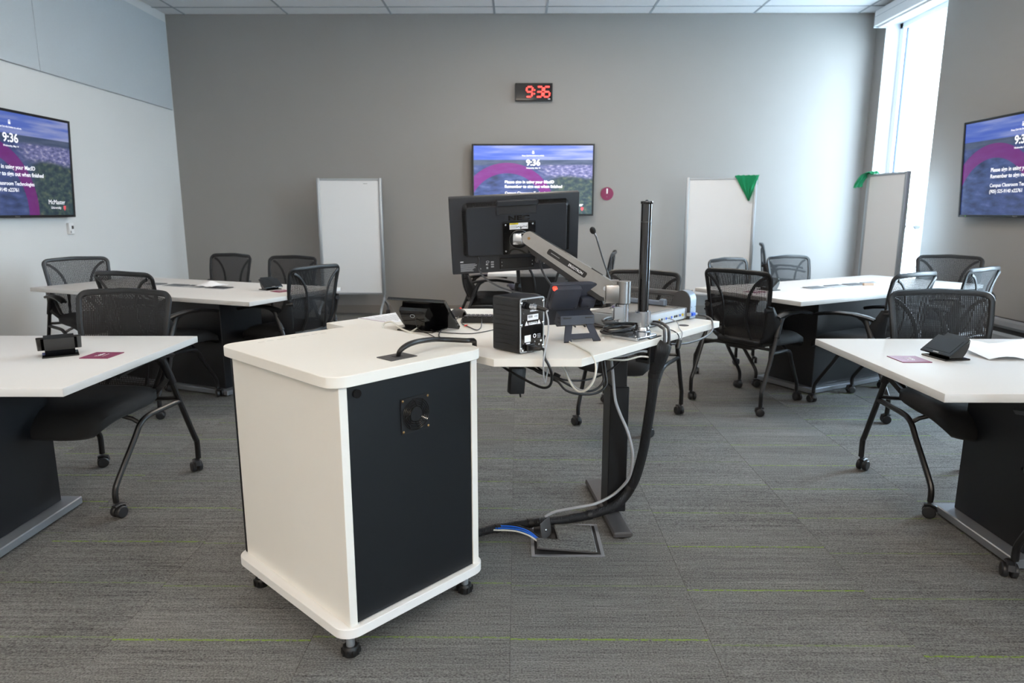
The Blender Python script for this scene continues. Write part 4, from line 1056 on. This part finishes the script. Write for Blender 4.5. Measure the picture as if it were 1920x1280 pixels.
po = MB(); po.lathe([(.034, .012), (.034, .020), (.028, .024), (.027, .036), (.0255, .038), (.0255, .09)], (0, 0, 0), 24); po.build('post', M['chrome'], arm)
MB().lathe([(.0205, .09), (.0205, .498), (.0225, .500), (.0235, .504), (.0225, .508), (.006, .509), (.005, .513), (.002, .514)], (0, 0, 0), 24).build('pole', M['black_gloss'], arm)
MB().lathe([(.0208, .432), (.0211, .433), (.0208, .434)], (0, 0, 0), 24).build('pole_seam', M['dark_grey_body'], arm)
bs = MB(); T = Matrix.Translation((-.032, -.022, 0)) @ Matrix.Rotation(R(-44), 4, 'Z')
bevel_poly_plate(bs, rrect(-.062, .062, -.072, .066, .012, 4), .0005, .012, .002, T=T); bs.build('base_clamp_plate', M['chrome'], arm)
cl = MB(); T = Matrix.Translation((.028, -.020, 0)) @ Matrix.Rotation(R(49), 4, 'Z')
cl.box((0, -.020, -.045), (.085, .012, .10), T=T, bev=.002); cl.box((0, .01, -.09), (.07, .06, .012), T=T); cl.build('edge_clamp', M['black_tube'], arm)
cable('monitor_power_cable', [MN @ Vector((-.150, -.004, -.085)), MN @ Vector((-.146, -.012, -.105)), (-.147, 2.62, 1.066), (-.12, 2.60, 1.034), (-.072, 2.58, 1.008), (-.01, 2.54, .992), (.035, 2.47, .9935), (.075, 2.46, .990), (.115, 2.48, .965), (.15, 2.55, .92), (.19, 2.66, .87), (.24, 2.74, DZ+.004)], .0036, M['cord_dgrey'], 'grey power cable drooping from the monitor left side over the speaker')
t = thing('video_cable', 'dark video cable hanging from the plug under the monitor', 'cable', MN @ Vector((.093, -.012, -.100)))
MB().box((0, 0, 0), (.030, .018, .034), T=mm_, bev=.003).build('plug', M['dark_grey_body'], t)
MB().tube(rel(t, [MN @ Vector((.093, -.012, -.110)), (.096, 2.62, 1.066), (.112, 2.60, 1.039), (.137, 2.60, 1.005), (.169, 2.63, .976), (.21, 2.68, .92), (.25, 2.72, .86), (.28, 2.74, DZ+.005)]), .0042, 10, smooth=5).build('cord', M['cord_dgrey'], t)

# ================================================================== gooseneck microphone
mic = thing('gooseneck_microphone', 'thin black gooseneck microphone rising behind the monitor arm', 'microphone', (.432, 2.90, DZ))
L3 = lambda p: Vector(p)-mic.location
MB().lathe([(.032, 0), (.032, .006), (.022, .014), (.010, .022)], (0, 0, 0), 20).build('base', M['black_plastic'], mic)
MB().tube([L3((.432, 2.90, .84)), L3((.418, 2.88, .92)), L3((.400, 2.86, .99)), L3((.364, 2.85, 1.084)), L3((.329, 2.85, 1.190))], .0034, 8, smooth=5).build('gooseneck', M['cord_dgrey'], mic)
MB().tube([L3((.329, 2.85, 1.190)), L3((.324, 2.85, 1.202))], .005, 10).build('collar', M['chrome'], mic)
hm = MB(); hm.ball((0, 0, 0), (.0125, .0125, .016), 14, T=Matrix.Translation(L3((.315, 2.85, 1.213))) @ Matrix.Rotation(R(-25), 4, 'Y')); hm.build('foam_windscreen', M['seat_fabric'], mic)

# ================================================================== document camera
dcm = thing('document_camera', 'grey folded document camera with coloured sockets along its edge', 'document camera', (.543, 2.721, DZ), R(48.7))
b = MB(); b.box((.118, .135, .030), (.40, .27, .048), bev=.003); b.build('base_unit', M['silver_body'], dcm)
MB().box((.105, .140, .0555), (.36, .23, .003), bev=.001).build('stage', M['speckle_top'], dcm)
MB().box((.118, .135, .003), (.38, .25, .006)).build('foot_pad', M['rubber'], dcm)
for k, (x, m_) in enumerate(((.075, 'yellow'), (.095, 'heater_dark'), (.118, 'screw'), (.132, 'blue_plug'), (.165, 'screw'), (.178, 'blue_plug'), (.205, 'heater_dark'), (.222, 'heater_dark'), (.240, 'screw'), (.252, 'blue_plug'), (.276, 'yellow'))):
    MB().cyl((x, -.002, .026), (x, .002, .026), .0055, n=12).build('socket', M[m_], dcm)
ar_ = [(.0, .006)]+[(.045+.035*cos(R(180-a))-.0, .100+.035*sin(R(180-a))) for a in range(20, 181, 20)]
prof = [(-.012, .004), (-.012, .085)]+[(.030-.042*cos(R(a)), .085+.042*sin(R(a))) for a in range(15, 166, 15)]+[(.078, .075), (.125, .004)]
cp = MB(); cp.prism(prof, .318, .376, axis='x'); cp.build('column', M['dark_grey_body'], dcm)
fp = MB().prism([(a-.0015 if a < .03 else a, z) for a, z in prof[:9]]+[(.02, .06), (.02, .004)], .322, .372, axis='x')
fp = fp.build('column_cover', M['blue_grey_body'], dcm)
for x in (.330, .364):
    for z in (.022, .055): MB().ball((x, -.0140, z), (.002, .001, .002), 8).build('screw', M['heater_dark'], fp)
MB().tube([(.335, .03, .108), (.325, .20, .110), (.315, .40, .112)], .0135, 10).build('camera_arm', M['dark_grey_body'], dcm)
MB().box((.315, .44, .108), (.05, .09, .045), bev=.008).build('camera_head', M['dark_grey_body'], dcm)
MB().box((.26, .20, .070), (.022, .24, .022), bev=.005).build('side_light', M['blue_grey_body'], dcm)
MB().box((.262, .09, .074), (.028, .03, .030), bev=.005).build('light_hinge', M['blue_grey_body'], dcm)
pv = dcm.matrix_basis
DM = Matrix.LocRotScale(dcm.location, dcm.rotation_euler.to_quaternion(), None)
t = thing('vga_cable', 'black cable with blue screw plug looping over the desk right end', 'cable', DM @ Vector((.318, -.008, .026)))
t.rotation_euler = (0, 0, R(48.7)); TI = Matrix.LocRotScale(t.location, t.rotation_euler.to_quaternion(), None).inverted()
MB().box((.004, -.014, 0), (.030, .022, .013), bev=.002).build('plug', M['blue_plug'], t); MB().box((-.016, -.010, 0), (.012, .018, .014), bev=.002).build('plug_shell', M['silver_body'], t); MB().tube([(.018, -.016, 0), (.034, -.022, -.001)], [.007, .005], 10).build('plug_boot', M['silver_body'], t)
MB().tube([TI @ Vector(p) for p in ((.797, 2.945, .843), (.82, 2.925, .842), (.836, 2.89, .836), (.838, 2.86, .824), (.822, 2.80, .800), (.775, 2.735, .783), (.705, 2.66, .777), (.64, 2.59, .782), (.59, 2.545, .79))], .0042, 10, smooth=6).build('cord', M['cord_dgrey'], t)
cable('thin_cable', [(.594, 2.775, .846), (.604, 2.74, .832), (.612, 2.70, DZ+.004), (.622, 2.64, DZ+.004), (.633, 2.618, DZ-.004), (.636, 2.605, .80), (.615, 2.575, .785)], .0022, M['cord_black'], 'thin black cable from the document camera over the desk edge')
cable('thin_cable', [(.635, 2.815, .848), (.650, 2.795, .846), (.664, 2.76, .838), (.662, 2.72, DZ+.004), (.655, 2.665, DZ+.004), (.656, 2.638, DZ-.004), (.645, 2.615, .79), (.618, 2.58, .785)], .0020, M['cord_grey'], 'thin grey cable from the document camera over the desk edge')
cable('fat_cable', [(.545, 2.70, .842), (.560, 2.672, .846), (.570, 2.61, .842), (.566, 2.560, .846), (.560, 2.520, .832), (.556, 2.498, .80), (.556, 2.50, .765)], .0062, M['cord_dgrey'], 'thick grey cable bending over the desk edge right of the pole, outer one', group='thick cables over the desk edge')
cable('fat_cable', [(.56, 2.74, .845), (.580, 2.69, .850), (.588, 2.62, .846), (.585, 2.572, .846), (.580, 2.535, .832), (.575, 2.512, .80), (.570, 2.51, .765)], .0062, M['cord_black'], 'thick black cable bending over the desk edge right of the pole, inner one', group='thick cables over the desk edge')
MB_ = MB().tube([(.630, 2.572, .800), (.622, 2.562, .770)], .010, 12); tag(MB_.build('ferrite_bead', M['cord_black'], None), 'black cylindrical ferrite bead on the cables below the desk edge', 'ferrite bead')

# coiled cables at the arm base
random.seed(11)
for k in range(7):
    cx, cy = .400+.012*(k % 3)-.01, 2.60+.012*(k % 2); rx, ry = .075+.008*(k % 4), .030+.006*(k % 3); ang = R(32+9*(k % 4)); pts = []
    for i in range(13):
        a = R(-20+i*27); x, y = rx*cos(a), ry*sin(a)
        pts.append((cx+x*cos(ang)-y*sin(ang), cy+x*sin(ang)+y*cos(ang), DZ+.008+.009*k*.8+.012*(1+sin(a+k))*.5))
    cable('coiled_cable', pts, .0046 if k % 3 else .0056, M['cord_black'] if k % 2 else M['cord_dgrey'], 'loops of dark cable coiled at the foot of the monitor arm', smooth=4, group='cable loops at the monitor arm foot')
for k, (z0, dy, m_) in enumerate(((0, 0, 'cord_black'), (.004, -.035, 'cord_black'), (.003, .04, 'cord_dgrey'))):
    cable('loose_cable', [(.225, 2.93+dy*2, DZ+.005), (.26, 2.86+dy, DZ+.005+z0), (.31, 2.77+dy, DZ+.006+z0), (.35, 2.69+dy*.6, DZ+.010+z0), (.385, 2.64, DZ+.018)], .0048, M[m_], ['black cable running from the phone to the arm foot, middle one', 'black cable running from the phone to the arm foot, nearest one', 'dark grey cable running from the phone to the arm foot, furthest one'][k])
cable('hook_cable', [(.47, 2.99, DZ+.05), (.44, 2.95, DZ+.068), (.405, 2.90, DZ+.055), (.395, 2.86, DZ+.025), (.405, 2.80, DZ+.012), (.42, 2.72, DZ+.02)], .0055, M['cord_dgrey'], 'grey cable hooking round left of the arm elbow')
tag(MB().box((0, 0, .009), (.028, .036, .018), bev=.003).build('adapter_plug', M['silver_body'], None, loc=(.325, 2.88, DZ), rot=(0, 0, R(30))), 'small silver adapter plug among the cables behind the phone', 'plug')
# ================================================================== big touch panel, mouse, keyboard, sheet
tpn = thing('desk_touch_panel', 'large black desk touch panel seen from behind beside the cabinet', 'touch panel', (-.385, 2.690, DZ), R(-23.7))
MB().box((0, .0, .003), (.165, .120, .006), bev=.001, T=Matrix.Rotation(R(0), 4, 'Z')).build('base_plate', M['black_gloss'], tpn)
TP = Matrix.Translation((0, .012, .066)) @ Matrix.Rotation(R(43.8), 4, 'X')
sc = MB(); sc.box((0, .001, 0), (.268, .016, .170), T=TP, bev=.0025); sc = sc.build('screen_housing', M['black_gloss'], tpn)
MB().box((0, .0097, 0), (.25, .0012, .150), T=TP).build('glass', M['black_gloss'], sc)
tb = MB()
prof = [(-.036, .006), (.030, .006), (.050, .030), (-.024, .098), (-.044, .094), (-.054, .080), (-.050, .052), (-.040, .028)]
hw_ = [.046, .046, .060, .064, .064, .062, .054, .048]; n_ = len(prof)
tb._add([(-.012-w, a, b) for (a, b), w in zip(prof, hw_)]+[(-.012+w, a, b) for (a, b), w in zip(prof, hw_)], [tuple(range(n_)), tuple(range(2*n_-1, n_-1, -1))]+[(i, (i+1) % n_, n_+(i+1) % n_, n_+i) for i in range(n_)])
tb = tb.build('rear_body', M['black_gloss'], tpn)
vh = MB()
for k in range(22): vh.box((-.062+k*.0046, -.0535, .078), (.002, .004, .009))
tag(vh.build('vent_slot', M['heater_dark'], tb), kind='stuff')
MB().tube([(-.012+.010*cos(k*pi/8), -.0535, .062+.006*sin(k*pi/8)) for k in range(16)], .0010, 6, closed=True).build('emblem', M['grey_print'], tb)
MB().box((.0, -.002, .081), (.03, .006, .006), T=TP, bev=.001).build('latch', M['heater_dark'], sc)
cable('network_cable', [(-.40, 2.66, DZ+.012), (-.42, 2.60, DZ+.006), (-.458, 2.526, DZ+.0035), (-.502, 2.574, DZ+.006), (-.538, 2.652, DZ+.018), (-.532, 2.682, DZ+.03), (-.504, 2.680, DZ+.032), (-.481, 2.657, DZ+.02), (-.448, 2.615, DZ+.012), (-.367, 2.527, DZ+.004), (-.3, 2.451, DZ+.0035), (-.24, 2.40, DZ+.0035)], .0036, M['cord_white'], 'white network cable looped on the desk left of the touch panel')
tag(MB().box((0, 0, .0006), (.216, .279, .0008)).build('printed_sheet', M['paper'], None, loc=(-.545, 3.020, DZ), rot=(0, 0, R(-39))), 'printed sheet with a red stripe lying left of the touch panel', 'paper sheet')
ps = bpy.data.objects['printed_sheet']
MB().box((0, -.13, .0013), (.20, .006, .0004)).build('red_stripe', M['maroon'], ps)
for k in range(16): MB().box((0, -.11+k*.014, .0012), (.17-.03*(k % 3), .003, .0003)).build('print_line', M['grey_print'], ps)
ms_ = thing('computer_mouse', 'dark grey mouse with a red wheel behind the touch panel', 'mouse', (-.270, 3.045, DZ), R(35))
g = []
for i in range(9):
    a = i/8; y = -.055+.11*a; w = .031*math.sqrt(max(.05, 1-((a-.5)/.53)**2)); h = .037*(max(.02, 1-((a-.42)/.60)**2))**.6
    g.append([(w*cos(R(180-180*k/10)), y, .002+h*sin(R(180*k/10))) for k in range(11)])
MB().sheet(g, .002).build('shell', M['mousegrey'], ms_, angle=60)
MB().box((0, 0, .003), (.054, .096, .004), bev=.002).build('sole', M['rubber'], ms_)
MB().cyl((-.003, -.020, .034), (.003, -.020, .034), .009, n=14).build('wheel', M['red_plastic'], ms_)
cable('mouse_cable', [(-.262, 2.985, DZ+.008), (-.270, 2.93, DZ+.004), (-.285, 2.82, DZ+.003), (-.300, 2.72, DZ+.003), (-.306, 2.62, DZ+.003), (-.300, 2.53, DZ+.003), (-.282, 2.47, DZ+.003)], .0022, M['cord_dgrey'], 'thin grey mouse cable running to the cabinet edge')
cable('keyboard_cable', [(-.16, 2.945, DZ+.012), (-.190, 2.95, DZ+.006), (-.236, 3.000, DZ+.003), (-.245, 2.914, DZ+.003), (-.233, 2.814, DZ+.003), (-.198, 2.734, DZ+.003), (-.164, 2.665, DZ+.003), (-.150, 2.72, DZ+.003), (-.150, 2.80, DZ+.012), (-.155, 2.88, DZ+.024)], .0022, M['cord_dgrey'], 'thin cable with a red tag looped in front of the keyboard')
tag(MB().box((0, 0, .004), (.012, .004, .006)).build('red_tag', M['red_plastic'], None, loc=(-.214, 2.768, DZ), rot=(0, 0, .5)), 'tiny red tag on the looped keyboard cable', 'tag')
cable('thin_cable', [(-.345, 2.645, DZ+.008), (-.322, 2.628, DZ+.003), (-.261, 2.597, DZ+.0025), (-.187, 2.585, DZ+.0025), (-.137, 2.621, DZ+.0025), (-.082, 2.696, DZ+.0025), (-.02, 2.80, DZ+.0025)], .0018, M['cord_black'], 'thin black cable curving from the touch panel toward the speaker')
cable('thin_cable', [(-.405, 2.64, DZ+.05), (-.395, 2.62, DZ+.02), (-.37, 2.60, DZ+.006), (-.348, 2.584, DZ+.0025), (-.306, 2.494, DZ+.0025), (-.29, 2.46, DZ+.0025)], .0016, M['cord_black'], 'short thin black cable under the front of the touch panel')
kb_ = thing('computer_keyboard', 'black keyboard between the touch panel and the speaker', 'keyboard', (-.030, 2.915, DZ), R(178))
MB().prism([(-.07, .002), (.07, .002), (.07, .024), (-.07, .012)], -.205, .205, axis='x').build('case', M['black_plastic'], kb_)
key = MB()
for r_ in range(5):
    for k in range(20): key.box((-.19+k*.02, -.055+r_*.027, .0165+.0023*r_), (.0165, .021, .006), bev=.0012)
tag(key.build('keycap', M['chair_plastic'], kb_), kind='stuff')

# ================================================================== cables and brick under the desk
pb = thing('power_brick', 'black power brick hanging under the desk front edge', 'power adapter', (-.002, 2.33, .7))
MB().box((0, 0, 0), (.056, .034, .095), T=Matrix.Rotation(R(4), 4, 'Y') @ Matrix.Rotation(R(20), 4, 'Z'), bev=.004, seg=2).build('case', M['black_plastic'], pb)
MB().tube([(.012, 0, -.045), (.014, 0, -.062)], [.004, .003], 8).build('cord_stub', M['cord_black'], pb)
MB().tube([(0, 0, .045), (.0, .0, .075), (.0, .01, .094)], .0035, 8).build('hanging_cord', M['cord_black'], pb)
U = [([(-.02, 2.36, .79), (.03, 2.32, .755), (.075, 2.3, .741), (.132, 2.3, .721), (.169, 2.3, .709), (.228, 2.32, .702), (.291, 2.38, .701), (.36, 2.45, .72), (.42, 2.52, .76)], .0038, 'black cable under the desk, uppermost of the sagging loops'),
     ([(.03, 2.34, .79), (.057, 2.3, .752), (.131, 2.28, .724), (.196, 2.28, .688), (.245, 2.3, .668), (.285, 2.32, .673), (.308, 2.33, .702), (.302, 2.35, .75), (.30, 2.36, .79)], .0042, 'black cable under the desk, middle one of the sagging loops'),
     ([(.05, 2.35, .79), (.076, 2.31, .749), (.134, 2.27, .718), (.171, 2.265, .680), (.225, 2.275, .664), (.28, 2.305, .660), (.318, 2.33, .682), (.316, 2.34, .723), (.307, 2.36, .79)], .0042, 'black cable under the desk, lowest of the sagging loops'),
     ([(.02, 2.33, .79), (.06, 2.285, .748), (.10, 2.28, .731), (.136, 2.285, .722)], .0028, 'thin black cable under the desk ending at the cable tie')]
for pts, r_, lab in U: cable('hanging_cable', pts, r_, M['cord_black'], lab, group='cable loops under the desk')
tag(MB().tube([(.124, 2.283, .728), (.146, 2.280, .718)], .015, 10).build('cable_tie', M['rubber'], None), 'black hook-and-loop tie bundling the cables under the desk', 'cable tie')
cable('network_cable', [(.15, 2.31, .79), (.165, 2.28, .752), (.18, 2.245, .722), (.20, 2.215, .702), (.222, 2.19, .700), (.243, 2.19, .716), (.262, 2.21, .745), (.275, 2.25, .79)], .0042, M['cord_grey'], 'pale grey network cable looping beside the cream one under the desk')
cable('grey_cable', [(.365, 2.62, .78), (.377, 2.60, .679), (.384, 2.60, .611), (.394, 2.60, .545), (.415, 2.60, .489), (.442, 2.585, .428), (.464, 2.585, .349), (.47, 2.605, .273), (.459, 2.635, .198), (.41, 2.675, .118), (.335, 2.655, .085), (.26, 2.64, .075), (.2, 2.655, .055), (.154, 2.653, .045), (.118, 2.638, .03)], .0062, M['cord_grey'], 'grey cable running down the desk leg to the floor')
cable('white_cable', [(.27, 2.44, .765), (.33, 2.46, .758), (.40, 2.46, .762), (.46, 2.48, .775), (.50, 2.50, .768)], .0052, M['cord_grey'], 'white cable strung along under the desk edge to the sleeve, upper one', group='white cables under the desk edge')
cable('white_cable', [(.27, 2.45, .757), (.33, 2.455, .75), (.40, 2.45, .748), (.46, 2.47, .757), (.50, 2.49, .75)], .0038, M['cord_white'], 'white cable strung along under the desk edge to the sleeve, lower one', group='white cables under the desk edge')
# black braided sleeve from desk to floor
sv = thing('cable_sleeve', 'thick black braided cable sleeve curving from desk edge to floor', 'cable sleeve', (.527, 2.55, 0))
pts = [(.566, 2.515, .800), (.552, 2.515, .774), (.543, 2.525, .735), (.530, 2.535, .675), (.527, 2.545, .586), (.519, 2.575, .446), (.512, 2.615, .319), (.487, 2.655, .178), (.425, 2.655, .085), (.316, 2.635, .045), (.18, 2.61, .030), (.068, 2.590, .028), (-.064, 2.555, .024), (-.138, 2.52, .022), (-.22, 2.47, .022)]
rs = [.024, .033, .030, .021, .020, .0195, .0195, .0195, .0195, .0185, .0175, .017, .016, .016, .016]
sm_ = bpy.data.materials.new('braided black sleeve'); sm_.use_nodes = True; n_ = sm_.node_tree.nodes; l_ = sm_.node_tree.links; p_ = n_['Principled BSDF']
p_.inputs['Base Color'].default_value = rgb(24, 25, 28); p_.inputs['Roughness'].default_value = .5
wv = n_.new('ShaderNodeTexWave'); wv.inputs['Scale'].default_value = 70; wv.inputs['Distortion'].default_value = 1.5; wv.bands_direction = 'X'
bb = n_.new('ShaderNodeBump'); bb.inputs['Strength'].default_value = .6; bb.inputs['Distance'].default_value = .003
tc_ = n_.new('ShaderNodeTexCoord'); l_.new(tc_.outputs['Object'], wv.inputs['Vector']); l_.new(wv.outputs['Fac'], bb.inputs['Height']); l_.new(bb.outputs[0], p_.inputs['Normal'])
MB().tube([Vector(p)-sv.location for p in pts], rs, 14, smooth=6).build('sleeve', sm_, sv, angle=80)
def band(i, f, r_):
    a, b = Vector(pts[i]), Vector(pts[i+1]); c = a.lerp(b, f); d = (b-a).normalized()*.009
    MB().tube([c-d-sv.location, c+d-sv.location], r_, 14).build('strap', M['rubber'], sv)
band(7, .25, .0225); band(9, .1, .0205); band(11, .1, .0195); band(12, .2, .019); band(3, .05, .0235)

# ================================================================== floor box with cables
fb = thing('floor_box', 'square floor box with carpeted lid, half open flap and dark rim', 'floor box', (.195, 2.495, 0))
fr = MB(); hx, hy, rw = .140, .135, .014
for sx in (-1, 1): fr.box((sx*(hx-rw/2), 0, .002), (rw, 2*hy, .004), bev=.0008)
for sy in (-1, 1): fr.box((0, sy*(hy-rw/2), .002), (2*hx-2*rw, rw, .004), bev=.0008)
fr.build('rim', M['alu_plate'], fb)
MB().box((0, 0, .0008), (2*hx-2*rw, 2*hy-2*rw, .0012)).build('well', M['heater_dark'], fb)
TLd = Matrix.Translation((.118, 0, .0045)) @ Matrix.Rotation(R(4.5), 4, 'Y')
ld = MB(); ld.prism([(-.236, -.113), (-.004, -.113), (-.004, .113), (-.165, .113), (-.150, -.03), (-.236, -.03)], -.002, .003, T=TLd); ld = ld.build('lid', M['dark_grey_body'], fb)
ci = MB(); ci.prism([(-.232, -.109), (-.008, -.109), (-.008, .109), (-.160, .109), (-.146, -.034), (-.232, -.034)], .003, .0048, T=TLd); ci.build('carpet_inset', M['carpet'], ld)
MB().box((-.008, 0, .0035), (.004, .222, .002), T=TLd).build('hinge_strip', M['alu'], ld)
TF = Matrix.Translation((-.075, .012, .006)) @ Matrix.Rotation(R(62), 4, 'Z') @ Matrix.Rotation(R(82), 4, 'X')
fl = MB(); fl.box((0, .035, 0), (.085, .075, .004), T=TF, bev=.001); fl = fl.build('cable_flap', M['dark_grey_body'], fb)
MB().ball(TF @ Vector((-.01, .035, .004)), (.006, .006, .006), 10).build('latch_screw', M['chrome'], fl)
for k, (dz, dy, m_, r_, lab) in enumerate(((.006, .006, 'cord_blue', .0034, 'blue network cable entering the floor box, furthest one'), (.0, .0, 'cord_blue', .0034, 'blue network cable entering the floor box, middle one'), (.003, -.007, 'cord_blue', .0034, 'blue network cable entering the floor box, nearest one'), (-.001, -.016, 'cord_white', .0034, 'white network cable entering the floor box beside the blue ones'), (.004, .022, 'cord_black', .0045, 'black cable entering the floor box behind the blue ones'))):
    cable('network_cable' if k < 4 else 'power_cable', [(-.12, 2.545+dy*.4, .024+dz*.5), (-.08, 2.540+dy, .028+dz), (-.042, 2.534+dy, .031+dz), (.0, 2.518+dy, .034+dz), (.045, 2.494+dy, .030+dz), (.078, 2.476+dy, .016+dz*.5), (.097, 2.474+dy, .003)], r_, M[m_], lab, group='cables entering the floor box')
